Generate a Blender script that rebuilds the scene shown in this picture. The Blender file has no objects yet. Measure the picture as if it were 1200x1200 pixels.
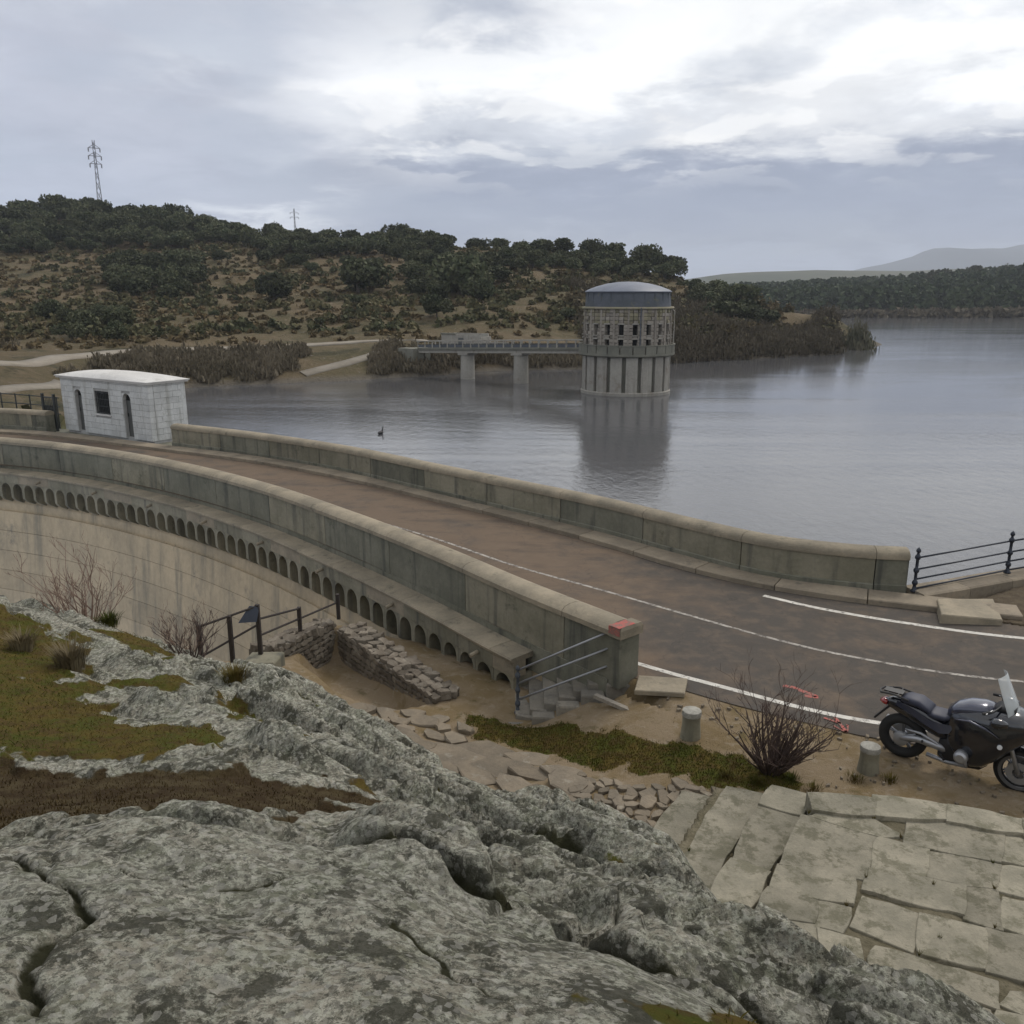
import bpy, bmesh, math, random
import numpy as np
from mathutils import Vector
random.seed(11)
R = math.radians
sc = bpy.context.scene
COL = sc.collection
# ---------- camera ----------
cam = bpy.data.cameras.new('camera'); cam.sensor_width = 36; cam.lens = 30.0; cam.clip_start = .05; cam.clip_end = 20000
camo = bpy.data.objects.new('camera', cam); COL.objects.link(camo)
camo.location = (0, 0, 6.3); camo.rotation_euler = (R(90)-math.atan(.255), 0, 0)
sc.camera = camo
# ---------- exposure ----------
sc.view_settings.view_transform = 'Standard'; sc.view_settings.look = 'None'
sc.view_settings.exposure = 0.28; sc.view_settings.gamma = 1; sc.view_settings.use_curve_mapping = False
sc.cycles.max_bounces = 6; sc.cycles.diffuse_bounces = 2; sc.cycles.glossy_bounces = 3; sc.cycles.transparent_max_bounces = 6; sc.cycles.volume_bounces = 0
# ---------- sun behind thin cloud ----------
SUN_AZ, SUN_EL = R(35), R(48)
sl = bpy.data.lights.new('sun', 'SUN'); sl.energy = 1.5; sl.angle = R(16); sl.color = (1, .93, .84)
so = bpy.data.objects.new('sun', sl); COL.objects.link(so)
sd = Vector((math.sin(SUN_AZ)*math.cos(SUN_EL), math.cos(SUN_AZ)*math.cos(SUN_EL), math.sin(SUN_EL)))
so.rotation_euler = sd.to_track_quat('Z', 'Y').to_euler()
# ---------- world: daylight sky behind layered cloud ----------
w = bpy.data.worlds.new('World'); sc.world = w; w.use_nodes = True
nt = w.node_tree; nt.nodes.clear(); NN = nt.nodes.new; LK = nt.links.new
def mth(op, a, b=None, c=None):
    n = NN('ShaderNodeMath'); n.operation = op
    for i, v in enumerate((a, b, c)):
        if v is None: continue
        if isinstance(v, (int, float)): n.inputs[i].default_value = v
        else: LK(v, n.inputs[i])
    return n.outputs[0]
def mixc(f, a, b):
    n = NN('ShaderNodeMix'); n.data_type = 'RGBA'; n.clamp_factor = True
    for i, v in ((0, f), (6, a), (7, b)):
        if isinstance(v, (int, float)): n.inputs[i].default_value = v
        elif isinstance(v, tuple): n.inputs[i].default_value = (*v, 1)
        else: LK(v, n.inputs[i])
    return n.outputs[2]
tc = NN('ShaderNodeTexCoord'); sep = NN('ShaderNodeSeparateXYZ'); LK(tc.outputs['Generated'], sep.inputs[0])
dx, dy, dz = sep.outputs
zc = mth('MAXIMUM', dz, -.02)
den = mth('ADD', zc, .16)
cv = NN('ShaderNodeCombineXYZ'); LK(mth('DIVIDE', dx, den), cv.inputs[0]); LK(mth('DIVIDE', dy, den), cv.inputs[1]); LK(mth('MULTIPLY', zc, 2.2), cv.inputs[2])
def noise(scale, detail, rough, off=0, dist=0):
    m = NN('ShaderNodeMapping'); m.inputs['Location'].default_value = (off, off*.7, off*.3); LK(cv.outputs[0], m.inputs[0])
    n = NN('ShaderNodeTexNoise'); n.inputs['Scale'].default_value = scale; n.inputs['Detail'].default_value = detail; n.inputs['Roughness'].default_value = rough
    n.inputs['Distortion'].default_value = dist; LK(m.outputs[0], n.inputs['Vector']); return n.outputs[0]
n1 = mth('SUBTRACT', noise(.75, 6, .55, 3.1), .5); n2 = mth('SUBTRACT', noise(2.3, 9, .62, 7.7, .25), .5); n3 = mth('SUBTRACT', noise(.45, 3, .5, 1.3), .5)
az = mth('ARCTAN2', dx, dy)                    # radians, 0 = along the view
el = mth('ARCSINE', zc)
azw = mth('ADD', az, mth('MULTIPLY', n1, .42)); elw = mth('ADD', el, mth('MULTIPLY', n2, .15)); elw = mth('ADD', elw, mth('MULTIPLY', n1, .10))
def ramp(v, stops, interp='EASE'):
    r = NN('ShaderNodeValToRGB'); r.color_ramp.interpolation = interp
    e = r.color_ramp.elements
    while len(e) < len(stops): e.new(.5)
    for k, (p, c) in zip(e, stops): k.position = p; k.color = (*c, 1)
    LK(v, r.inputs[0]); return r.outputs[0]
def blob(a0, e0, sa, se):
    a = mth('DIVIDE', mth('SUBTRACT', azw, R(a0)), R(sa)); e = mth('DIVIDE', mth('SUBTRACT', elw, R(e0)), R(se))
    return mth('EXPONENT', mth('MULTIPLY', mth('ADD', mth('MULTIPLY', a, a), mth('MULTIPLY', e, e)), -1))
right = ramp(mth('DIVIDE', elw, R(40)), [(0, (.36, .42, .56)), (.045, (.38, .44, .58)), (.085, (.235, .275, .39)), (.17, (.26, .295, .40)), (.25, (.55, .575, .63)), (.33, (.92, .925, .92)), (.45, (.84, .845, .84)), (.6, (.72, .72, .71)), (1, (.72, .71, .70))])
left = ramp(mth('DIVIDE', elw, R(40)), [(0, (.48, .53, .64)), (.07, (.38, .42, .53)), (.16, (.37, .40, .49)), (.30, (.44, .46, .54)), (.5, (.62, .65, .68)), (.75, (.69, .69, .69)), (1, (.66, .655, .645))])
side = NN('ShaderNodeMapRange'); side.interpolation_type = 'SMOOTHSTEP'; LK(azw, side.inputs[0]); side.inputs[1].default_value = R(-17); side.inputs[2].default_value = R(-3)
cl = mixc(side.outputs[0], left, right)
mot = mth('ADD', 1, mth('ADD', mth('MULTIPLY', n2, .75), mth('MULTIPLY', n1, .45)))
vm = NN('ShaderNodeVectorMath'); vm.operation = 'SCALE'; LK(cl, vm.inputs[0]); LK(mot, vm.inputs[3]); cl = vm.outputs[0]
cl = mixc(mth('MULTIPLY', blob(-1.5, 16.2, 6, 1.7), .8), cl, (.40, .43, .50))
cl = mixc(mth('MULTIPLY', blob(-21, 13.5, 9, 5), .55), cl, (.40, .42, .49))
cl = mixc(mth('MULTIPLY', blob(-9, 10, 3.5, 2.2), .6), cl, (.92, .93, .94))
cl = mixc(mth('MULTIPLY', blob(11, 9.6, 5.5, 1.1), .75), cl, (1.0, .98, .95))
cl = mixc(mth('MULTIPLY', blob(7, 14.5, 5, 1.6), .6), cl, (1.0, 1.0, 1.0))
cl = mixc(mth('MULTIPLY', blob(22, 10.5, 6, 1.6), .55), cl, (.95, .94, .92))
cl = mixc(mth('MULTIPLY', blob(-16, 4.6, 4, .9), .85), cl, (.84, .87, .92))
cl = mixc(mth('MULTIPLY', blob(4.5, 4.0, 4, .8), .4), cl, (.66, .71, .82))
cl = mixc(mth('MULTIPLY', blob(-17, 13, 4.5, 1.4), .5), cl, (.74, .77, .80))
n4 = noise(3.0, 9, .55, 12.3, .35); n5 = noise(1.3, 7, .55, 21.0, .2)
def smst(v, a, b):
    n = NN('ShaderNodeMapRange'); n.interpolation_type = 'SMOOTHSTEP'; LK(v, n.inputs[0]); n.inputs[1].default_value = a; n.inputs[2].default_value = b; return n.outputs[0]
band = mth('MULTIPLY', smst(el, R(5), R(9)), smst(azw, R(-14), R(-5)))
cl = mixc(mth('MULTIPLY', mth('MULTIPLY', smst(n4, .49, .58), band), .55), cl, (1.0, .99, .97))
cl = mixc(mth('MULTIPLY', smst(n5, .50, .60), .40), cl, (.38, .425, .51))
cl = mixc(mth('MULTIPLY', blob(-1.0, 16.6, 6, 1.5), .85), cl, (.36, .39, .46))
cl = mixc(mth('MULTIPLY', blob(12, 5.2, 20, 1.7), .6), cl, (.235, .275, .385))
bgc = NN('ShaderNodeBackground'); LK(cl, bgc.inputs[0]); bgc.inputs[1].default_value = 1.12
sky = NN('ShaderNodeTexSky'); sky.sky_type = 'NISHITA'; sky.sun_disc = False; sky.sun_elevation = SUN_EL; sky.sun_rotation = SUN_AZ
bgs = NN('ShaderNodeBackground'); LK(sky.outputs[0], bgs.inputs[0]); bgs.inputs[1].default_value = .08
mx = NN('ShaderNodeMixShader'); mx.inputs[0].default_value = .9; LK(bgs.outputs[0], mx.inputs[1]); LK(bgc.outputs[0], mx.inputs[2])
wo = NN('ShaderNodeOutputWorld'); LK(mx.outputs[0], wo.inputs[0])
# ---------- pure maths: noise, curves, terrain heights ----------
rng = np.random.RandomState(7)
_perm = rng.rand(256, 256)
def vnoise(x, y, seed=0):
    x = np.asarray(x, float) + seed*17.13; y = np.asarray(y, float) + seed*9.71
    xi = np.floor(x).astype(int); yi = np.floor(y).astype(int)
    fx = x-xi; fy = y-yi
    fx = fx*fx*fx*(fx*(fx*6-15)+10); fy = fy*fy*fy*(fy*(fy*6-15)+10)
    a = _perm[xi & 255, yi & 255]; b = _perm[(xi+1) & 255, yi & 255]
    c = _perm[xi & 255, (yi+1) & 255]; d = _perm[(xi+1) & 255, (yi+1) & 255]
    return (a*(1-fx)+b*fx)*(1-fy)+(c*(1-fx)+d*fx)*fy
def fbm(x, y, o=4, seed=0, gain=.5):
    s = 0; a = 1; t = 0
    for i in range(o):
        s = s+a*vnoise(x*2**i, y*2**i, seed+i*3); t += a; a *= gain
    return s/t
def ridged(x, y, o=4, seed=0, gain=.5):
    s = 0; a = 1; t = 0
    for i in range(o):
        s = s+a*(1-np.abs(2*vnoise(x*2**i, y*2**i, seed+i*3)-1)); t += a; a *= gain
    return s/t
def sstep(a, b, x):
    t = np.clip((x-a)/(b-a), 0, 1); return t*t*(3-2*t)
def catmull(P, step=.25):
    P = np.array(P, float); Q = np.vstack([2*P[0]-P[1], P, 2*P[-1]-P[-2]]); out = []
    for i in range(1, len(Q)-2):
        n = max(2, int(np.linalg.norm(Q[i+1]-Q[i])/step))
        for t in np.arange(n)/n:
            out.append(.5*((2*Q[i])+(-Q[i-1]+Q[i+1])*t+(2*Q[i-1]-5*Q[i]+4*Q[i+1]-Q[i+2])*t*t+(-Q[i-1]+3*Q[i]-3*Q[i+1]+Q[i+2])*t**3))
    out.append(P[-1]); return np.array(out)
class Curve:
    """a plan curve measured by arc length; offsets are positive to the right of travel"""
    def __init__(s, P):
        s.p = catmull(P); d = np.diff(s.p, axis=0); s.L = np.concatenate([[0], np.cumsum(np.hypot(d[:, 0], d[:, 1]))])
        s.len = s.L[-1]
    def at(s, t, off=0):
        t = np.asarray(t, float)
        x = np.interp(t, s.L, s.p[:, 0]); y = np.interp(t, s.L, s.p[:, 1])
        e = .4
        t0 = np.clip(t-e, 0, s.len); t1 = np.clip(t+e, 0, s.len)
        dx = np.interp(t1, s.L, s.p[:, 0])-np.interp(t0, s.L, s.p[:, 0]); dy = np.interp(t1, s.L, s.p[:, 1])-np.interp(t0, s.L, s.p[:, 1])
        l = np.hypot(dx, dy); dx /= l; dy /= l
        return x+dy*off, y-dx*off, dx, dy
NEAR = Curve([(-34, 36.4), (-27, 34.6), (-19.44, 32.06), (-15.31, 30.1), (-11.09, 27.24), (-7.33, 23.95), (-4.25, 20.6), (-1.85, 17.72), (0, 15.29), (1.66, 13.28)])   # front edge of the road parapet, downstream
FAR = Curve([(-34, 42.6), (-27, 41.3), (-21.4, 39.6), (-13.95, 35.5), (-10.1, 33.2), (-6.1, 30.2), (-2.76, 27.0), (0, 24.35), (2.3, 22.15), (4.17, 20), (5.75, 18.4), (7.4, 17.62), (8.5, 17.4)])   # road face of the upstream parapet
def seg_dist(x, y, P):
    best = np.full(np.shape(x), 1e9); side = np.zeros(np.shape(x)); arc = np.zeros(np.shape(x)); L = 0
    for (ax, ay), (bx, by) in zip(P[:-1], P[1:]):
        dx = bx-ax; dy = by-ay; l2 = dx*dx+dy*dy
        t = np.clip(((x-ax)*dx+(y-ay)*dy)/l2, 0, 1)
        ex = x-ax-t*dx; ey = y-ay-t*dy; d = np.hypot(ex, ey)
        m = d < best
        best = np.where(m, d, best); side = np.where(m, np.sign(ex*dy-ey*dx), side); arc = np.where(m, L+t*math.sqrt(l2), arc); L += math.sqrt(l2)
    return best, side, arc
def poly_sd(x, y, P):
    P = list(P); d, _, _ = seg_dist(x, y, P+[P[0]])
    ins = np.zeros(np.shape(x), bool)
    for (ax, ay), (bx, by) in zip(P, P[1:]+[P[0]]):
        if ay == by: continue
        c = ((ay > y) != (by > y)) & (x < (bx-ax)*(y-ay)/(by-ay)+ax)
        ins ^= c
    return np.where(ins, d, -d)
def rbf_fit(P, sm=.25):
    P = np.array(P, float); n = len(P)
    r = np.sqrt((P[:, None, 0]-P[None, :, 0])**2+(P[:, None, 1]-P[None, :, 1])**2+sm*sm)
    A = np.zeros((n+3, n+3)); A[:n, :n] = r+np.eye(n)*1e-3; A[:n, n] = 1; A[:n, n+1:] = P[:, :2]; A[n, :n] = 1; A[n+1:, :n] = P[:, :2].T
    w = np.linalg.solve(A, np.concatenate([P[:, 2], [0, 0, 0]]))
    def f(x, y):
        x = np.asarray(x, float); y = np.asarray(y, float)
        z = w[n]+w[n+1]*x+w[n+2]*y
        for i in range(n):
            z = z+w[i]*np.sqrt((x-P[i, 0])**2+(y-P[i, 1])**2+sm*sm)
        return z
    return f
# ground heights near the road: (x, y, z)
CP= [(-1.17, 1.6, 4.68),(-1.42, 2.0, 4.57),(-1.7, 2.45, 4.45),(-1.89, 2.75, 4.35),(-2.85, 4.2, 3.56),(-3.29, 4.9, 3.36),(-3.9, 5.9, 3.12),(-4.57, 7.0, 2.94),(-5.34, 8.3, 2.8),(
-6.1, 9.6, 2.78),(-0.88, 1.6, 4.68),(-1.11, 2.1, 4.54),(-1.34, 2.6, 4.44),(-1.48, 2.9, 4.35),(-2.18, 4.3, 3.58),(-2.7, 5.4, 3.19),(-3.44, 7.0, 2.78),(-4.17, 8.6, 2.48),(
-4.63, 9.6, 2.31),(-0.59, 1.62, 4.66),(-0.73, 2.05, 4.53),(-0.9, 2.6, 4.4),(-0.97, 2.85, 4.33),(-1.42, 4.2, 3.56),(-1.68, 5.0, 3.3),(-2.05, 6.2, 2.96),(-2.49, 7.6, 2.57),(
-2.86, 8.8, 2.22),(-0.3, 1.64, 4.64),(-0.37, 2.1, 4.48),(-0.44, 2.55, 4.37),(-0.48, 2.8, 4.27),(-0.73, 4.3, 3.39),(-0.86, 5.1, 3.04),(-1.02, 6.1, 2.63),(-1.2, 7.2, 2.2),(
-1.33, 8.0, 1.87),(0.0, 1.68, 4.6),(0.0, 2.15, 4.41),(0.0, 2.6, 4.19),(0.0, 3.7, 3.48),(0.0, 4.9, 2.85),(0.0, 6.0, 2.3),(0.0, 6.7, 1.9),(0.21, 1.72, 4.56),(0.26, 2.15, 4.35),(
0.3, 2.5, 4.14),(0.4, 3.4, 3.55),(0.53, 4.6, 2.88),(0.69, 6.1, 2.11),(0.45, 1.85, 4.43),(0.56, 2.35, 4.12),(0.75, 3.2, 3.58),(0.96, 4.1, 3.03),(1.18, 5.1, 2.48),(
0.77, 2.1, 4.18),(0.97, 2.7, 3.77),(1.17, 3.3, 3.4),(1.34, 3.8, 3.06),(1.17, 2.4, 3.88),(1.44, 3.0, 3.45),(1.64, 2.8, 3.47),(1.9, 4.8, 1.3),(1.5, 5.9, 1.1),(1.75, 6.4, 0.6),(
1.4, 7.3, 0.55),(0.95, 7.6, 0.75),(0, 8.3, 0.7),(-1.3, 9.6, 0.5),(-3, 10.4, 1.0),(-2.6, 11.6, -0.1),(-4.8, 11.2, 1.1),(-7, 11.4, 1.6),(-1.9, 10.9, -0.1),(-0.3, 9.7, -0.1),(
2.3, 4.4, 1.4),(2.3, 5.4, 0.6),(-1, -1, 4.9),(0, 0, 4.75),(2, 0, 4.3),(-4, 0, 5),(-8, 0, 5.3),(-8, 5, 4.0),(-10, 8, 3.4),(-14, 5, 4.5),(3.5, 2.0, 2.6),(4, 0, 3.0),(
6, 0, 2.4),(0, -5, 5.5),(8, -4, 2.6),(-9, -6, 5.8),(-8, 13.5, 1.2),(-9, 16, -2),(-12, 16, -3),(-14, 20, -10),(-7, 17, -3.2),(-6, 20, -6),(-10, 24, -12),(-18, 26, -16),(
-4.2, 19.5, -3.0),(-6.0, 14.2, -0.05),(-4.6, 14.4, -0.2),(-4.9, 12.6, 0.3),(-3.8, 17.2, -0.62),(-3.4, 16.6, -0.65),(-2.6, 16.2, -0.8),(-1.5, 14.4, -0.8),(-2.2, 15.2, -0.8),(
-0.6, 14.0, -0.85),(-2.6, 12.6, -0.5),(-3.2, 13.4, -0.6),(2.2, 13.7, -0.04),(3.5, 12.7, -0.03),(5.6, 11.5, -0.03),(4, 15, -0.03),(6, 14, -0.03),(8, 12, -0.03),(8, 16, -0.03),(
12, 15, -0.03),(12, 10, -0.03),(20, 14, -0.03),(20, 8, -0.03),(20, 20, -0.03),(2.6, 12.6, -0.05),(5.6, 10.5, -0.02),(7, 9.8, 0),(9, 9, 0),(12, 8, 0),(0.2, 13.5, -0.9),(
-0.4, 13.1, -0.82),(0.93, 11.9, -0.5),(2.3, 10.9, -0.12),(3.5, 10.5, 0),(1.9, 12.3, -0.2),(1.4, 12.9, -0.35),(-1.26, 12.6, -0.8),(0, 11.4, -0.58),(0.55, 10.4, -0.36),(
1.5, 9.74, -0.15),(-1, 11.6, -0.6),(3, 9.2, -0.02),(2.3, 9.6, -0.05),(3.2, 8, 0.15),(5, 6.5, 0.15),(6, 8, 0.15),(3.4, 6.6, 0.15),(4.5, 4.9, 0.2),(8, 6, 0.2),(6, 4.5, 0.3),(
2.6, 7.2, 0.1),(1.75, 9.2, -0.1),(2.0, 8.2, 0.05),(8, 8.3, 0.1),(5, 8.6, 0.05),(12, 4, 0.3),(20, 0, 0.3),(8, 2, 1)]
_nb = rbf_fit(CP)
PIT = [(-4.25, 16.95), (-3.35, 16.75), (-2.6, 15.6), (-1.55, 14.05), (-2.2, 13.7), (-3.2, 14.2), (-4.1, 15.2)]
def near_base(x, y):
    z = _nb(x, y)
    d = poly_sd(x, y, PIT)
    z = z+(np.minimum(z, -1.22)-z)*sstep(-.12, .2, d)
    return z
HP=[(-234.2,290,28.5),(-292.8,391.5,14.5),(-189.6,285,28.1),(-236.9,384.8,14.1),(-159.5,280,28.7),(-199.3,378.0,14.7),(-135.2,285,29.6),(-169.0,384.8,15.6),(-110.3,290,27.9),(-137.8,391.5,13.9),(-83.1,290,22.7),(-103.9,391.5,8.7),(-54.5,285,20.8),(-68.1,384.8,6.8),(-26.8,280,19.3),(-33.5,378.0,5.3),(0.0,270,17.1),(0.0,364.5,3.1),(24.5,255,14.8),(30.6,344.2,0.8),(40.8,235,11.3),(50.9,317.2,-2.7),(45.7,205,5.3),(57.2,276.8,-8.7),(53.0,195,4.3),(66.3,263.2,-9.7),(63.1,185,1.6),(78.9,249.8,-12.4),(69.9,178,-2.7),(87.3,240.3,-16.7),(-155.9,190,9.0),(-128.4,190,9.0),(-110.1,190,9.0),(-80.5,185,8.0),(-52.3,180,7.1),(-25.8,178,7.1),(0.0,175,6.3),(16.5,170,4.7),(26.5,170,3.1),(40.4,165,0.0),(-90.3,115,0.3),(-76.3,130,1.4),(-57.2,130,1.4),(-39.6,135,1.2),(-20.5,140,1.7),(0.0,142,0.9),(14.2,145,-0.2),(-62.0,105,-0.4),(-36.0,122,-0.3),(-16.8,132,0.0),(-60.6,72,0.3),(-55.5,78,0.0),(-50.4,85,-0.2),(-49.7,95,-0.4),(-47.6,105,-0.5),(-41.5,111,-0.6),(-34.2,116,-0.6),(-24.0,122,-0.4),(-16.0,125,-0.2),(-11.7,119,-0.0),(-36.7,97.1,-4.0),(-30.1,100.9,-4.0),(-20.8,104.9,-4.0),(-11.1,111.6,-4.0),(-4.7,117.9,-4.0),(2.4,120.6,-4.0),(9.7,122.0,-4.0),(17.7,128.0,-4.0),(26.6,134.5,-4.0),(35.9,139.8,-4.0),(42.5,143.6,-4.0),(51.7,149.7,-4.0),(58.5,154.1,-4.0),(67.0,166.1,-4.0),(74.1,177.2,-4.0),(-34.1,90.3,-8.0),(-28.0,93.8,-8.0),(-19.4,97.6,-8.0),(-10.3,103.8,-8.0),(-4.3,109.7,-8.0),(2.2,112.2,-8.0),(9.0,113.5,-8.0),(16.5,119.0,-8.0),(24.7,125.1,-8.0),(33.4,130.1,-8.0),(39.5,133.6,-8.0),(48.1,139.2,-8.0),(84,185,-6),(90,210,-8),(78,215,-4.5),(85,240,-7),(95,260,-8),(62,185,-1.5),(66,165,-6),(110,320,-10),(-36,80,-3.2),(-30,62,-3.2),(-26,50,-2),(-24.5,46,-1.8),(-33,60,-2.5),(-45,70,-2),(-50,50,-1.5),(-70,60,-1),(-30,50,-1.8),(-36,44,-1.5),(-60,40,0),(-30,72,-6),(-24,60,-7),(-20,48,-8),(-45,85,-2.2),(-60,85,-1.2)]
HROAD=[(-60.56,72,0.29),(-55.54,78,0.02),(-50.38,85,-0.21),(-49.67,95,-0.42),(-47.58,105,-0.52),(-41.52,111,-0.58),(-34.23,116,-0.61),(-23.98,122,-0.44),(-15.96,125,-0.24),(-11.69,119,-0.04)]
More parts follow.
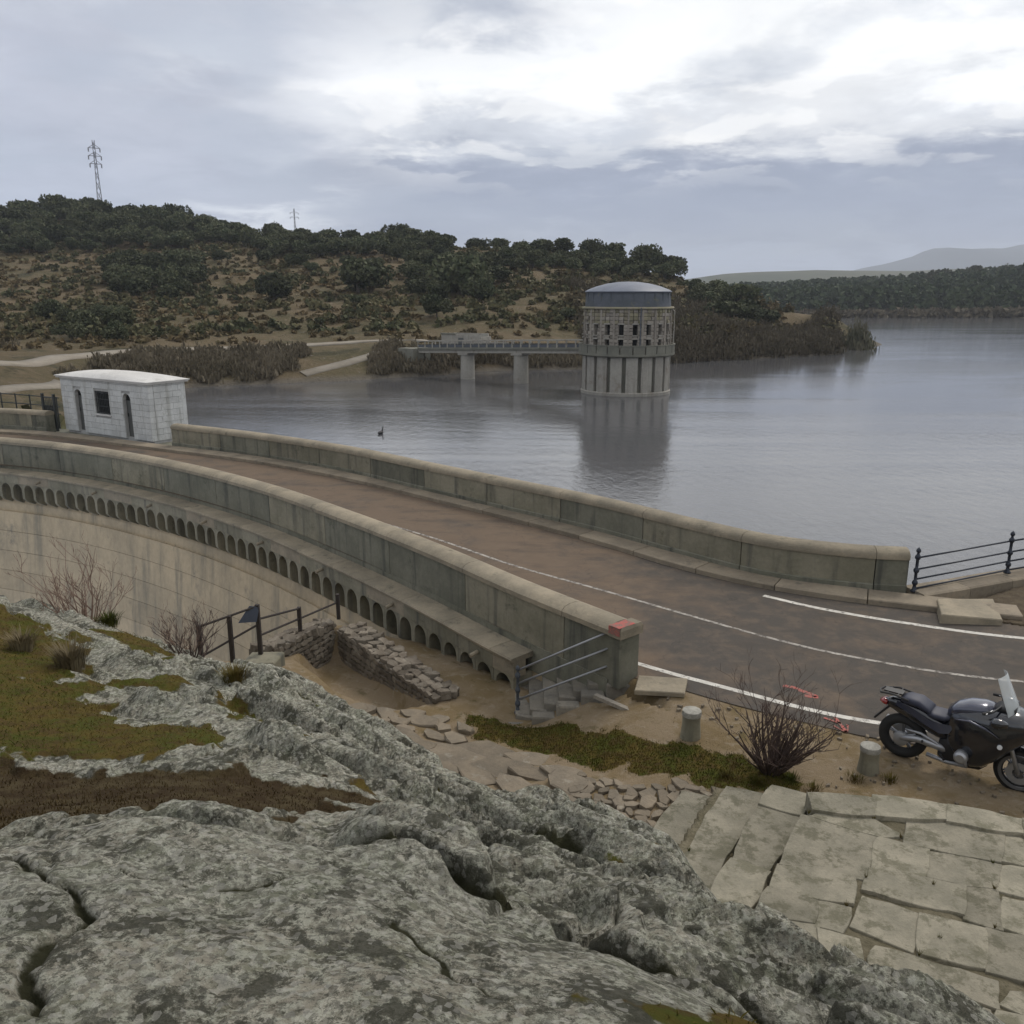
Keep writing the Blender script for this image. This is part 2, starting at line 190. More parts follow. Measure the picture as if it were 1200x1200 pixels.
TREES=[(-140.2,280.8,8.4),(-44.8,165.9,6.0),(-30.7,176.1,8.5),(-54.9,266.0,4.8),(-23.1,254.5,4.6),(-9.6,250.4,5.0),(-3.6,247.8,4.5),(26.2,237.0,8.1),(34.9,233.8,7.0),(40.5,233.5,6.1),(13.3,231.9,6.0),(7.6,227.8,5.9),(48.0,207.7,5.4),(51.5,197.8,5.9),(-12.5,146.0,4.1),(-10.1,173.4,8.7),(-28.0,224.8,4.9),(-37.1,242.5,5.8),(-71.7,168.0,5.0),(-60.5,123.5,3.7),(-67.9,190.1,4.6),(-94.5,284.0,7.4),(-84.0,275.4,5.5),(-119.0,238.8,4.9),(-73.6,248.6,4.4),(-138.3,221.3,4.3),(-88.4,241.2,4.4),(-63.6,227.5,4.9),(-55.1,250.5,4.4),(-129.8,281.8,7.0),(-86.8,235.2,5.9),(-52.8,224.3,4.6),(-141.2,255.5,6.6),(-93.4,240.2,4.7),(-94.0,269.7,5.4),(-77.3,252.3,6.3),(-120.1,221.8,5.7),(-129.1,274.9,6.8),(-136.8,251.1,6.0),(-31.5,219.9,4.7),(-136.9,232.9,4.0),(-127.7,245.5,5.5),(-148.0,273.9,6.8),(-93.5,249.4,5.7),(-91.8,234.2,4.5),(-85.9,251.4,4.3),(-97.2,242.9,4.2),(-57.4,239.9,4.1),(-119.8,244.3,5.5),(-114.3,253.0,5.0),(-102.1,239.7,4.7),(-143.7,233.5,5.5),(-119.8,262.3,6.4),(-129.3,260.8,5.5),(-133.7,265.8,5.8),(-64.0,232.4,4.7),(-120.4,251.4,5.2),(-101.6,256.0,6.5),(-150.4,278.2,7.1),(-23.4,224.2,4.3),(-50.4,231.3,5.3),(-98.2,287.3,5.8),(-135.7,270.7,6.0),(-106.9,226.1,3.9),(-33.8,260.4,6.6),(-108.9,234.3,5.1),(-116.0,267.6,5.8),(-43.2,224.3,5.4),(-122.9,256.9,5.6),(-99.3,251.1,6.0),(-146.6,263.1,4.6),(-21.0,231.2,4.1),(-99.2,282.5,5.6),(-132.6,236.2,5.5),(-119.1,285.4,5.3),(-104.3,246.3,5.7),(-142.6,241.8,5.0),(-31.7,237.6,4.6),(-107.5,289.4,7.0),(-62.5,239.4,5.3),(-124.6,225.7,3.9),(-152.9,265.3,6.6),(-37.3,222.1,4.9),(-48.3,223.2,3.9),(-108.3,240.4,5.9),(-68.4,236.2,4.9),(-107.7,252.9,5.1),(-113.8,286.9,6.2),(-88.6,257.9,5.9),(-130.9,226.3,5.7),(-90.4,263.2,6.2),(-116.1,231.1,5.9),(-96.4,265.0,4.9),(-110.9,258.3,6.2),(-39.3,233.4,5.1),(-105.2,284.4,5.4),(-133.1,254.3,4.8),(-55.0,228.6,5.7),(-110.4,248.6,5.3),(-48.5,239.3,4.7),(-63.8,249.0,6.0),(-123.1,232.3,5.3),(-123.3,218.5,4.0),(-103.6,231.6,5.2),(-78.8,243.8,5.1),(-129.0,270.0,4.9),(-43.2,241.4,5.4),(-134.0,244.5,4.6),(-111.7,226.7,3.9),(-51.9,254.7,5.5),(-147.3,245.1,4.7),(-29.8,254.6,6.0),(-26.4,230.2,4.8),(-156.0,275.5,4.9),(-111.7,275.1,6.9),(-162.0,264.8,4.9),(-147.8,239.6,5.0),(-138.3,239.6,4.4),(-151.1,247.9,5.6),(-32.9,228.6,4.8),(-33.0,246.7,4.9),(-156.0,259.9,5.9),(-136.1,259.8,4.6),(-115.1,220.7,3.9),(-17.6,225.3,4.4),(-102.3,262.5,6.2),(-142.5,249.5,5.2),(-21.2,240.3,6.2),(-106.9,269.0,4.7),(-90.9,281.1,5.2),(-108.7,264.2,4.8),(-148.3,253.9,4.8),(-135.4,225.2,4.2),(-17.3,220.5,4.2),(-128.5,234.0,4.7),(-112.7,243.1,5.0),(-120.8,274.7,5.2),(-66.4,256.5,4.8),(-82.1,247.6,5.6),(-44.7,229.1,4.9),(-141.3,262.6,5.9),(-100.7,274.2,5.4),(-129.1,249.9,4.4),(-127.4,240.0,4.6),(-27.6,244.0,5.9),(-129.1,219.6,3.9),(-158.7,256.1,5.6),(-82.2,240.6,4.4),(-93.5,259.0,6.1),(-123.8,284.6,4.9),(-60.5,255.3,4.5),(-69.7,261.8,6.5),(-83.9,264.7,4.6),(-79.4,256.6,5.8),(-59.7,224.8,5.4),(-99.0,233.2,5.2),(-63.0,266.9,6.3),(-82.6,271.0,6.4),(-118.7,279.5,7.2),(-142.3,229.1,4.1),(-105.7,258.8,5.2),(-40.9,255.2,5.6),(-124.5,262.4,5.9),(-18.9,244.5,4.8),(-66.6,242.1,4.4),(-155.6,269.6,5.0),(-58.9,234.5,5.0),(-60.9,244.7,4.7),(-139.8,276.1,5.4),(-124.7,267.3,6.7),(-155.9,251.7,4.7),(-135.6,279.8,6.3),(-75.9,240.0,4.7),(-49.5,244.6,5.7),(-99.8,268.8,5.2),(-72.1,270.7,5.3),(-139.1,245.1,4.9),(-117.7,257.9,5.7),(-39.8,228.6,5.0),(-76.4,176.0,3.9),(-66.9,185.2,4.0),(-77.4,184.1,4.7),(-85.6,191.7,5.4),(-68.6,174.4,5.0),(-78.8,206.9,5.7),(-77.2,192.8,5.6),(-71.3,195.5,5.7),(-82.8,186.3,3.9),(-79.4,200.9,5.0),(-81.7,196.0,4.4),(-89.1,198.8,5.1),(-70.4,180.3,5.4),(-64.3,164.8,3.7),(-87.2,203.6,5.0),(-74.2,202.0,5.4),(-65.3,179.3,5.4),(-65.0,170.1,4.6),(-72.7,187.9,4.3),(-81.9,180.9,4.2),(-76.2,170.7,3.8),(-66.7,141.4,3.0),(-62.9,134.6,2.8),(-51.4,112.4,2.9),(-73.3,139.3,3.4),(-68.9,135.6,2.6),(-59.5,117.7,2.9),(-53.4,117.7,2.7),(-64.0,128.2,2.6),(-58.4,128.7,3.3),(-6.3,179.8,5.4),(-13.7,197.7,5.2),(-19.2,185.3,5.3),(-12.8,179.3,4.2),(-18.5,173.9,4.2),(-10.1,185.3,4.7),(-8.7,203.7,4.7),(-8.6,192.3,5.7),(-15.9,191.8,5.4),(-21.0,201.0,5.4),(-3.1,184.7,5.3),(-5.4,196.6,6.0),(-21.4,192.3,4.7),(-14.4,203.7,5.1),(-14.6,169.6,4.0),(-19.5,179.9,4.0),(-7.0,169.1,4.9),(16.9,215.7,5.3),(32.9,223.7,4.4),(7.0,218.6,3.9),(23.3,217.1,5.0),(4.9,210.6,5.0),(10.7,213.7,4.5),(-0.5,217.1,4.4),(0.9,206.3,4.5),(7.1,205.1,3.5),(2.5,224.1,4.6),(14.4,206.0,3.7),(17.0,224.3,4.5),(29.1,219.6,5.3),(20.6,234.4,5.5),(38.5,222.9,4.2),(27.8,228.8,4.2),(20.5,210.7,3.9),(24.2,224.1,5.2),(41.7,227.5,5.5),(27.9,213.7,4.2),(12.9,219.6,4.3),(52.3,216.5,3.9),(43.5,192.0,4.0),(47.6,195.1,4.3),(43.2,203.2,3.9),(46.8,199.9,4.6),(39.6,189.4,3.9),(49.9,211.8,3.9),(42.4,196.3,4.4),(43.4,207.4,4.8),(-31.0,140.7,1.6),(-45.0,199.9,2.3),(-27.9,158.4,2.1),(-49.5,145.6,1.3),(9.8,153.7,2.8),(-30.6,200.4,2.9),(-75.6,224.9,2.9),(-59.6,213.4,3.7),(-50.3,207.5,3.5),(-38.1,205.9,3.6),(-69.1,211.8,3.2),(-27.3,211.8,3.9)]
# ---------- materials ----------
def _nt(name):
    m = bpy.data.materials.new(name); m.use_nodes = True; t = m.node_tree; t.nodes.clear()
    o = t.nodes.new('ShaderNodeOutputMaterial'); b = t.nodes.new('ShaderNodeBsdfPrincipled'); t.links.new(b.outputs[0], o.inputs[0]); b.inputs['Specular IOR Level'].default_value = .16
    return m, t, b
class G:
    def __init__(s, t): s.t = t
    def n(s, k): return s.t.nodes.new(k)
    def l(s, a, b): s.t.links.new(a, b)
    def put(s, i, v):
        if isinstance(v, (int, float)): i.default_value = v
        elif isinstance(v, tuple): i.default_value = (*v, 1) if len(v) == 3 and i.type == 'RGBA' else v
        else: s.l(v, i)
    def m(s, op, a, b=0.0, c=None):
        n = s.n('ShaderNodeMath'); n.operation = op; s.put(n.inputs[0], a); s.put(n.inputs[1], b)
        if c is not None: s.put(n.inputs[2], c)
        return n.outputs[0]
    def mix(s, f, a, b, bt='MIX'):
        n = s.n('ShaderNodeMix'); n.data_type = 'RGBA'; n.blend_type = bt; s.put(n.inputs[0], f); s.put(n.inputs[6], a); s.put(n.inputs[7], b); return n.outputs[2]
    def pos(s, stretch=(1, 1, 1), rot=(0, 0, 0), world=True):
        m = s.n('ShaderNodeMapping'); m.inputs['Scale'].default_value = stretch; m.inputs['Rotation'].default_value = rot
        if world: g = s.n('ShaderNodeNewGeometry').outputs['Position']
        else: g = s.n('ShaderNodeTexCoord').outputs['Object']
        s.l(g, m.inputs[0]); return m.outputs[0]
    def noise(s, v, scale, detail=5, rough=.6, dist=0):
        n = s.n('ShaderNodeTexNoise'); s.l(v, n.inputs['Vector']); n.inputs['Scale'].default_value = scale; n.inputs['Detail'].default_value = detail
        n.inputs['Roughness'].default_value = rough; n.inputs['Distortion'].default_value = dist; return n.outputs[0]
    def sm(s, v, a, b):
        n = s.n('ShaderNodeMapRange'); n.interpolation_type = 'SMOOTHSTEP'; s.put(n.inputs[0], v); n.inputs[1].default_value = a; n.inputs[2].default_value = b; return n.outputs[0]
    def bump(s, h, d, b, strength=1):
        n = s.n('ShaderNodeBump'); n.inputs['Distance'].default_value = d; n.inputs['Strength'].default_value = strength; s.l(h, n.inputs['Height']); s.l(n.outputs[0], b.inputs['Normal'])
def mat(name, c1, c2, c3=None, scale=1.0, fine=14, stretch=(1, 1, 1), rot=(0, 0, 0), bump=.01, rough=.85, metal=0, rnd=.12, stain=(.55, .7), streak=None, world=True, contrast=.5):
    """stone, concrete, earth and the like: two tones, optional stain colour, fine grain, slight difference from object to object"""
    m, t, b = _nt(name); g = G(t)
    p = g.pos(stretch, rot, world)
    a = g.noise(p, scale, 6, .65, .05); f = g.noise(p, scale*fine, 5, .7)
    col = g.mix(g.sm(a, .35, .65), c1, c2)
    if c3: col = g.mix(g.m('MULTIPLY', g.sm(g.noise(p, scale*1.7, 8, .74, .1), *stain), .85), col, c3)
    if streak:
        sp = g.pos((1, 1, .08)); st = g.noise(sp, streak[1], 4, .6)
        col = g.mix(g.m('MULTIPLY', g.sm(st, .5, .72), streak[2]), col, streak[0])
    k = g.m('ADD', 1-contrast*.5, g.m('MULTIPLY', f, contrast))
    if rnd:
        oi = g.n('ShaderNodeObjectInfo'); k = g.m('MULTIPLY', k, g.m('ADD', 1-rnd, g.m('MULTIPLY', oi.outputs['Random'], 2*rnd)))
    vm = g.n('ShaderNodeVectorMath'); vm.operation = 'SCALE'; g.l(col, vm.inputs[0]); g.l(k, vm.inputs[3])
    g.l(vm.outputs[0], b.inputs['Base Color']); b.inputs['Roughness'].default_value = rough; b.inputs['Metallic'].default_value = metal
    if bump: g.bump(g.m('ADD', f, g.m('MULTIPLY', a, 1.5)), bump, b)
    return m
def plain(name, c, rough=.5, metal=0, coat=0, alpha=1, trans=0):
    m, t, b = _nt(name); g = G(t)
    f = g.noise(g.pos(world=False), 9, 4, .6)
    g.l(g.mix(g.m('MULTIPLY', f, .35), c, tuple(x*.7 for x in c)), b.inputs['Base Color'])
    b.inputs['Specular IOR Level'].default_value = .5; b.inputs['Roughness'].default_value = rough; b.inputs['Metallic'].default_value = metal; b.inputs['Coat Weight'].default_value = coat
    b.inputs['Transmission Weight'].default_value = trans; b.inputs['Alpha'].default_value = alpha
    return m
def leafmat(name, c1, c2, scale=1.2, trans=.0, big=.12):
    m, t, b = _nt(name); g = G(t); p = g.pos()
    oi = g.n('ShaderNodeObjectInfo')
    col = g.mix(g.sm(g.m('ADD', g.m('MULTIPLY', g.noise(p, scale, 3), .7), g.m('MULTIPLY', g.noise(p, big, 3), .3)), .38, .6), c1, c2)
    vm = g.n('ShaderNodeVectorMath'); vm.operation = 'SCALE'; g.l(col, vm.inputs[0]); g.l(g.m('ADD', .7, g.m('MULTIPLY', oi.outputs['Random'], .6)), vm.inputs[3])
    g.l(vm.outputs[0], b.inputs['Base Color']); b.inputs['Roughness'].default_value = .75; b.inputs['Specular IOR Level'].default_value = .1
    return m
# ---------- mesh building ----------
class MB:
    def __init__(s): s.v = []; s.f = []
    def add(s, V, F):
        o = len(s.v); s.v.extend([tuple(map(float, p)) for p in V]); s.f.extend([tuple(i+o for i in f) for f in F]); return s
    def box(s, x0, x1, y0, y1, z0, z1):
        return s.add([(x0, y0, z0), (x1, y0, z0), (x1, y1, z0), (x0, y1, z0), (x0, y0, z1), (x1, y0, z1), (x1, y1, z1), (x0, y1, z1)],
                     [(0, 3, 2, 1), (4, 5, 6, 7), (0, 1, 5, 4), (1, 2, 6, 5), (2, 3, 7, 6), (3, 0, 4, 7)])
    def prism(s, P, z0, z1, inset=0, dz=0):
        """outline P in plan, straight sides, optional worn top edge"""
        P = list(P); n = len(P)
        A = sum(P[i][0]*P[(i+1) % n][1]-P[(i+1) % n][0]*P[i][1] for i in range(n))
        if A < 0: P = P[::-1]
        cx = sum(p[0] for p in P)/n; cy = sum(p[1] for p in P)/n
        V = [(x, y, z0) for x, y in P]+[(x, y, z1-dz) for x, y in P]; F = [tuple(range(n-1, -1, -1))]+[(i, (i+1) % n, n+(i+1) % n, n+i) for i in range(n)]
        if inset:
            for x, y in P:
                l = math.hypot(x-cx, y-cy); k = max(0, 1-inset/l); V.append((cx+(x-cx)*k, cy+(y-cy)*k, z1))
            F += [(n+i, n+(i+1) % n, 2*n+(i+1) % n, 2*n+i) for i in range(n)]; F.append(tuple(range(2*n, 3*n)))
        else: F.append(tuple(range(n, 2*n)))
        return s.add(V, F)
    def tube(s, P, r, n=8, caps=True):
        P = [Vector(p) for p in P]; rr = r if isinstance(r, (list, tuple)) else [r]*len(P); V = []; F = []; u = None
        for i, p in enumerate(P):
            d = (P[min(i+1, len(P)-1)]-P[max(i-1, 0)]).normalized()
            if u is None: u = d.orthogonal().normalized()
            u = (u-d*u.dot(d)); u = u.normalized() if u.length > 1e-6 else d.orthogonal().normalized()
            q = d.cross(u)
            for k in range(n):
                a = 2*math.pi*k/n; V.append(p+(u*math.cos(a)+q*math.sin(a))*rr[i])
        for i in range(len(P)-1):
            for k in range(n): F.append((i*n+k, i*n+(k+1) % n, (i+1)*n+(k+1) % n, (i+1)*n+k))
        if caps: F.append(tuple(range(n-1, -1, -1))); F.append(tuple(range((len(P)-1)*n, len(P)*n)))
        return s.add(V, F)
    def lathe(s, prof, n=24, c=(0, 0, 0), axis='z', a0=0, a1=2*math.pi):
        full = abs(a1-a0-2*math.pi) < 1e-6; m = n if full else n+1; V = []; F = []; q = len(prof)
        for k in range(m):
            a = a0+(a1-a0)*k/n; ca, sa = math.cos(a), math.sin(a)
            for r, z in prof:
                p = (r*ca, r*sa, z) if axis == 'z' else (r*ca, z, r*sa)
                V.append((p[0]+c[0], p[1]+c[1], p[2]+c[2]))
        for k in range(n):
            k2 = (k+1) % m
            for j in range(q-1):
                f = (k*q+j, k2*q+j, k2*q+j+1, k*q+j+1); F.append(f if axis == 'z' else f[::-1])
        return s.add(V, F)
    def torus(s, R0, r, c, axis='y', n=32, k=10, sx=1):
        return s.lathe([(R0+r*math.cos(2*math.pi*j/k), r*sx*math.sin(2*math.pi*j/k)) for j in range(k+1)], n, c, axis)
    def sweep(s, cur, s0, s1, prof, step=.5):
        """closed (offset, z) profile along a plan curve, capped"""
        m = max(1, int(math.ceil((s1-s0)/step))); q = len(prof); V = []; F = []
        A = sum(prof[i][0]*prof[(i+1) % q][1]-prof[(i+1) % q][0]*prof[i][1] for i in range(q))
        if A < 0: prof = prof[::-1]
        for i in range(m+1):
            t = s0+(s1-s0)*i/m
            for o, z in prof:
                x, y, _, _ = cur.at(t, o); V.append((float(x), float(y), z))
        for i in range(m):
            for j in range(q): F.append((i*q+j, i*q+(j+1) % q, (i+1)*q+(j+1) % q, (i+1)*q+j))
        F.append(tuple(range(q-1, -1, -1))); F.append(tuple(range(m*q, (m+1)*q)))
        return s.add(V, F)
    def loft(s, secs, n=20, e=2.6, caps=True):
        """secs: (x, z low, z high, half width) along x; superellipse sections"""
        V = []; F = []
        for x, zl, zh, hw in secs:
            for k in range(n):
                a = 2*math.pi*k/n; c_, s_ = math.cos(a), math.sin(a)
                V.append((x, math.copysign(abs(c_)**(2/e), c_)*hw, (zl+zh)/2+math.copysign(abs(s_)**(2/e), s_)*(zh-zl)/2))
        for i in range(len(secs)-1):
            for k in range(n): F.append((i*n+k, i*n+(k+1) % n, (i+1)*n+(k+1) % n, (i+1)*n+k))
        if caps: F.append(tuple(range(n-1, -1, -1))); F.append(tuple(range((len(secs)-1)*n, len(secs)*n)))
        return s.add(V, F)
    def mesh(s, name, smooth=False):
        me = bpy.data.meshes.new(name); me.from_pydata(s.v, [], s.f); me.validate(); 
        if smooth: me.shade_smooth()
        return me
    def build(s, name, m, parent=None, smooth=False, sharp=None):
        me = s.mesh(name, smooth); me.materials.append(m)
        if sharp: me.shade_smooth(); me.set_sharp_from_angle(angle=R(sharp))
        return link(name, me, parent)
def link(name, me, parent=None):
    o = bpy.data.objects.new(name, me); COL.objects.link(o)
    if parent is not None: o.parent = parent
    return o
def tag(o, label=None, cat=None, group=None, kind=None):
    if label: o['label'] = label
    if cat: o['category'] = cat
    if group: o['group'] = group
    if kind: o['kind'] = kind
    return o
def empty(name, loc=(0, 0, 0), rz=0, **k):
    o = bpy.data.objects.new(name, None); o.empty_display_size = .2; COL.objects.link(o); o.location = loc; o.rotation_euler = (0, 0, rz); return tag(o, **k)
def copy_tree(o, parent=None):
    c = o.copy(); COL.objects.link(c); c.parent = parent
    for ch in list(o.children): copy_tree(ch, c)
    return c
def npmesh(name, V, F, m, parent=None, smooth=True, attrs=None):
    """fast mesh from numpy arrays; F has 3 or 4 columns"""
    me = bpy.data.meshes.new(name); nv, nf, k = len(V), len(F), F.shape[1]
    me.vertices.add(nv); me.vertices.foreach_set('co', np.asarray(V, np.float32).ravel())
    me.loops.add(nf*k); me.loops.foreach_set('vertex_index', np.asarray(F, np.int32).ravel())
    me.polygons.add(nf); me.polygons.foreach_set('loop_start', np.arange(nf, dtype=np.int32)*k)
    me.update(calc_edges=True)
    if attrs:
        for an, av in attrs.items():
            a = me.color_attributes.new(an, 'FLOAT_COLOR', 'POINT'); c = np.ones((nv, 4), np.float32); c[:, :av.shape[1]] = av; a.data.foreach_set('color', c.ravel())
    if smooth: me.shade_smooth()
    me.materials.append(m); return link(name, me, parent)
def gridfaces(nr, nc):
    i = np.arange(nr-1)[:, None]*nc+np.arange(nc-1)[None, :]
    i = i.ravel(); return np.stack([i, i+1, i+nc+1, i+nc], 1)
def quads(C, U, W):
    """one quad per centre C with half axes U, W"""
    V = np.stack([C-U-W, C+U-W, C+U+W, C-U+W], 1).reshape(-1, 3); return V, np.arange(len(V)).reshape(-1, 4)
# ---------- the ground and the rock outcrop in front of the dam ----------
ROCK = [(-7.6, 11.4), (-6.4, 11.2), (-5.2, 11.4), (-4.0, 11.4), (-3.2, 11.4), (-2.6, 11.4), (-1.8, 11.1), (-1.15, 10.6), (-.4, 9.9), (.3, 9.4), (1.0, 9.2), (1.5, 8.7), (1.75, 8.0), (1.9, 7.2), (2.15, 6.6), (2.5, 6.0), (2.9, 5.2), (3.2, 4.3), (3.7, 2), (4, -1), (3, -8), (-14, -8), (-16, 8), (-10, 13)]
MOSS = [[(-6.2, 6.9), (-4.99, 7.3), (-4.32, 7.55), (-3.56, 6.62), (-3.01, 6.21), (-2.82, 6.43), (-2.17, 5.96), (-2.15, 5.38), (-2.44, 5.09), (-2.94, 5.15), (-3.62, 5.05), (-4.8, 5.0)],
        [(-7.4, 9.6), (-6.2, 9.6), (-5.67, 9.35), (-5.13, 8.88), (-4.68, 8.53), (-4.15, 7.67), (-4.5, 7.3), (-4.92, 7.0), (-6.6, 6.9)],
        [(-4.85, 9.18), (-4.46, 9.8), (-3.95, 9.39), (-3.86, 8.52), (-4.36, 8.81)], [(-4.01, 7.58), (-3.1, 7.75), (-2.5, 7.4), (-3.82, 7.26)], [(-2.3, 6.4), (-1.6, 6.25), (-1.7, 6.0), (-2.4, 6.0)],
        [(.2, 1.9), (.45, 2.0), (.75, 1.9), (.6, 1.75), (.3, 1.75)]]
BROWN = [[(-4.2, 5.0), (-2.99, 4.98), (-2.48, 4.88), (-2.07, 5.02), (-1.51, 5.02), (-1.13, 5.3), (-.86, 4.91), (-.74, 4.3), (-.75, 3.6), (-.9, 3.15), (-1.5, 3.1), (-1.9, 3.15), (-2.3, 2.95), (-3.2, 2.7)], [(-.3, 4.25), (.1, 4.45), (.35, 4.3), (.1, 4.0), (-.3, 3.9)]]
GRASSY = [[(-.95, 13.75), (.0, 13.35), (1.11, 12.56), (2.05, 11.6), (2.71, 11.2), (3.29, 10.8), (3.9, 10.1), (3.5, 9.75), (2.74, 10.05), (2.14, 10.5), (1.25, 11.1), (.53, 11.8), (-.57, 12.7)]]
CRACKS = [([(-2.9, 2.3), (-2.2, 2.6), (-1.95, 2.8), (-1.63, 3.05), (-1.14, 2.93), (-.6, 2.92), (-.24, 2.75), (.12, 2.63), (.36, 2.55), (.62, 2.4), (.8, 2.21), (1.0, 1.9), (1.2, 1.5)], .10, .05),
          ([(-.3, 3.5), (-.05, 4.0), (.2, 4.3), (.48, 4.1), (.74, 3.95), (1.04, 3.55), (1.3, 3.3), (1.7, 2.9)], .22, .07),
          ([(-2.94, 7.28), (-1.91, 6.5), (-1.29, 6.35), (-.8, 6.0), (-.26, 5.75), (.3, 5.4)], .14, .06), ([(-3.94, 7.39), (-3.25, 7.4), (-2.28, 6.69), (-1.55, 5.81), (-1.0, 5.4)], .13, .055),
          ([(-2.63, 8.1), (-1.9, 7.6), (-1.28, 7.3), (-.6, 7.0)], .14, .06), ([(-5.9, 8.2), (-5.05, 8.39), (-4.08, 7.7)], .14, .06),
          ([(-.9, 3.5), (-.51, 3.72), (-.19, 3.9), (.16, 3.6), (.49, 3.4), (.8, 3.0)], .10, .05), ([(-5.5, 9.1), (-4.5, 8.72), (-3.58, 8.1), (-2.86, 7.85)], .15, .06),
          ([(-1.75, 2.53), (-1.39, 2.21), (-1.19, 1.92), (-1.08, 1.6)], .035, .022), ([(-1.29, 2.48), (-.92, 2.34), (-.76, 2.43)], .015, .012), ([(-.46, 2.15), (-.24, 2.03), (.08, 1.75)], .015, .012),
          ([(-2.2, 7.9), (-1.3, 7.5)], .1, .05), ([(-1.3, 6.0), (-.4, 5.4), (.3, 4.9), (.9, 4.4)], .16, .06), ([(.2, 6.2), (.7, 5.6), (1.1, 4.9)], .12, .05), ([(-1.0, 5.1), (-.4, 4.7), (.1, 4.5)], .12, .05)]
def masks(x, y):
    j = (fbm(x*2.2, y*2.2, 4, 40)-.5)*.9; j2 = (fbm(x*9, y*9, 3, 44)-.5)*.35
    rock = sstep(-.12, .1, poly_sd(x, y, ROCK)+j*.35+j2*.4)
    j3 = (fbm(x*4.5, y*4.5, 4, 46)-.5)
    moss = np.zeros_like(x)
    for P in MOSS: moss = np.maximum(moss, sstep(-.10, .14, poly_sd(x, y, P)+j*.75+j2*.6+j3*.5-.05))
    brown = np.zeros_like(x)
    for P in BROWN: brown = np.maximum(brown, sstep(-.08, .12, poly_sd(x, y, P)+j*.5+j2*.5+j3*.5-.04))
    for P, dep, wd in CRACKS:        # moss and soil in the long seams, also painting their crack shade
        if dep > .1: moss = np.maximum(moss, .75*sstep(.10, .02, np.abs(seg_dist(x, y, P)[0]+j3*.25)+np.abs(j2)*.3)*sstep(.42, .56, fbm(x*1.7, y*1.7, 3, 48)))
    gr = np.zeros_like(x)
    for P in GRASSY: gr = np.maximum(gr, sstep(-.1, .15, poly_sd(x, y, P)+j*.5+j2))
    return rock, moss, brown, gr
SD = (math.cos(R(-31)), math.sin(R(-31)))
def height(x, y, full=False):
    x = np.asarray(x, float); y = np.asarray(y, float)
    z = near_base(x, y)
    rock, moss, brown, gr = masks(x, y)
    soft = np.maximum(moss, brown)
    for P in MOSS+BROWN: soft = np.maximum(soft, sstep(-.42, .02, poly_sd(x, y, P))*.8)
    rk = rock*(1-soft*.92)
    s = x*SD[0]+y*SD[1]; t = -x*SD[1]+y*SD[0]
    d1, side, _ = seg_dist(x, y, CRACKS[0][0]); near = sstep(-.05, .25, d1*side)       # camera side of the long crack: one broad smooth slab
    wob = fbm(s*.7, t*.7, 4, 5)
    q = t*1.35+wob*2.6; fr = q-np.floor(q); ledge = (sstep(0, .9, fr)-sstep(.93, 1, fr))
    q2 = t*3.9+wob*5+fbm(s*.7, t*1.4, 3, 61)*1.6; fr2 = q2-np.floor(q2); led2 = sstep(0, .8, fr2)-sstep(.9, 1, fr2)
    rough = (1-near)*((ledge-.45)*.20+(led2-.45)*.075+(ridged(s*.6, t*2.0, 3, 9)-.6)*.09+(fbm(s*.6, t*.9, 3, 12)-.5)*.34)
    rough = rough+near*((fbm(s*.8, t*1.1, 3, 15)-.5)*.16+(fbm(s*3.0, t*4.4, 3, 19)-.5)*.05)
    w1_ = fbm(s*.8, t*.8, 3, 120)*2.2; w2_ = fbm(s*.9+4, t*1.1, 3, 122)*2.6
    def cells(a, b_, k):
        u = s*a+w1_*a*.5+.35*fbm(s*a*2, t*b_, 2, k); v = t*b_+w2_*b_*.22; cj = np.floor(v); ci = np.floor(u+_perm[cj.astype(int) & 255, k & 255]*1.0)
        fv = v-cj; fu = u+_perm[cj.astype(int) & 255, k & 255]-ci; hgt_ = _perm[ci.astype(int) & 255, cj.astype(int)+k & 255]
        tilt_ = (_perm[ci.astype(int)+91 & 255, cj.astype(int)+k & 255]-.5)*(fv-.5)+(_perm[ci.astype(int)+17 & 255, cj.astype(int)+k+5 & 255]-.5)*(fu-.5)
        e = np.minimum(np.minimum(fv, 1-fv)/b_, np.minimum(fu, 1-fu)/a); return (hgt_-.5)+tilt_, np.exp(-(e/.011)**2)
    c1, g1 = cells(.6, 2.3, 3); c2, g2 = cells(1.5, 5.6, 31)
    rough = rough+(1-near)*(c1*.10+c2*.022-g1*.035-g2*.010)+near*(c1*.012+c2*.004-g1*.006-g2*.002)
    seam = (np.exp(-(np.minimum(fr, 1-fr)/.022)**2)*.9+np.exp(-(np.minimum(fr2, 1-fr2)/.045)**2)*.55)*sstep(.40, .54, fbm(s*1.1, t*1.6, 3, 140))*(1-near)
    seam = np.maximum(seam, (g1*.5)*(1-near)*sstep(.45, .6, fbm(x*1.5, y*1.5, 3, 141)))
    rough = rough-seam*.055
    pit = np.maximum(0, ridged(s*4, t*9, 4, 23)-.72)
    rough = rough-pit*(.05-near*.01)+(fbm(x*15, y*15, 4, 31)-.5)*.014+(fbm(s*9, t*18, 3, 33)-.5)*(.012-.004*near)+near*(fbm(x*40, y*40, 3, 35)-.5)*.006
    fade = sstep(1.0, 0, np.clip((np.hypot(x, y)-13)/6, 0, 1))
    z = z+rk*rough*(.35+.65*fade)
    wx_ = x+(fbm(x*3.5, y*3.5, 4, 50)-.5)*.26; wy_ = y+(fbm(x*3.5, y*3.5, 4, 57)-.5)*.26
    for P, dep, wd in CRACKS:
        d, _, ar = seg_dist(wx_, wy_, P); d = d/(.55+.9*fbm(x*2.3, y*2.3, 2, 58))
        gs = np.exp(-(d/wd)**2); z = z-rk*dep*gs; seam = np.maximum(seam, gs*.9)
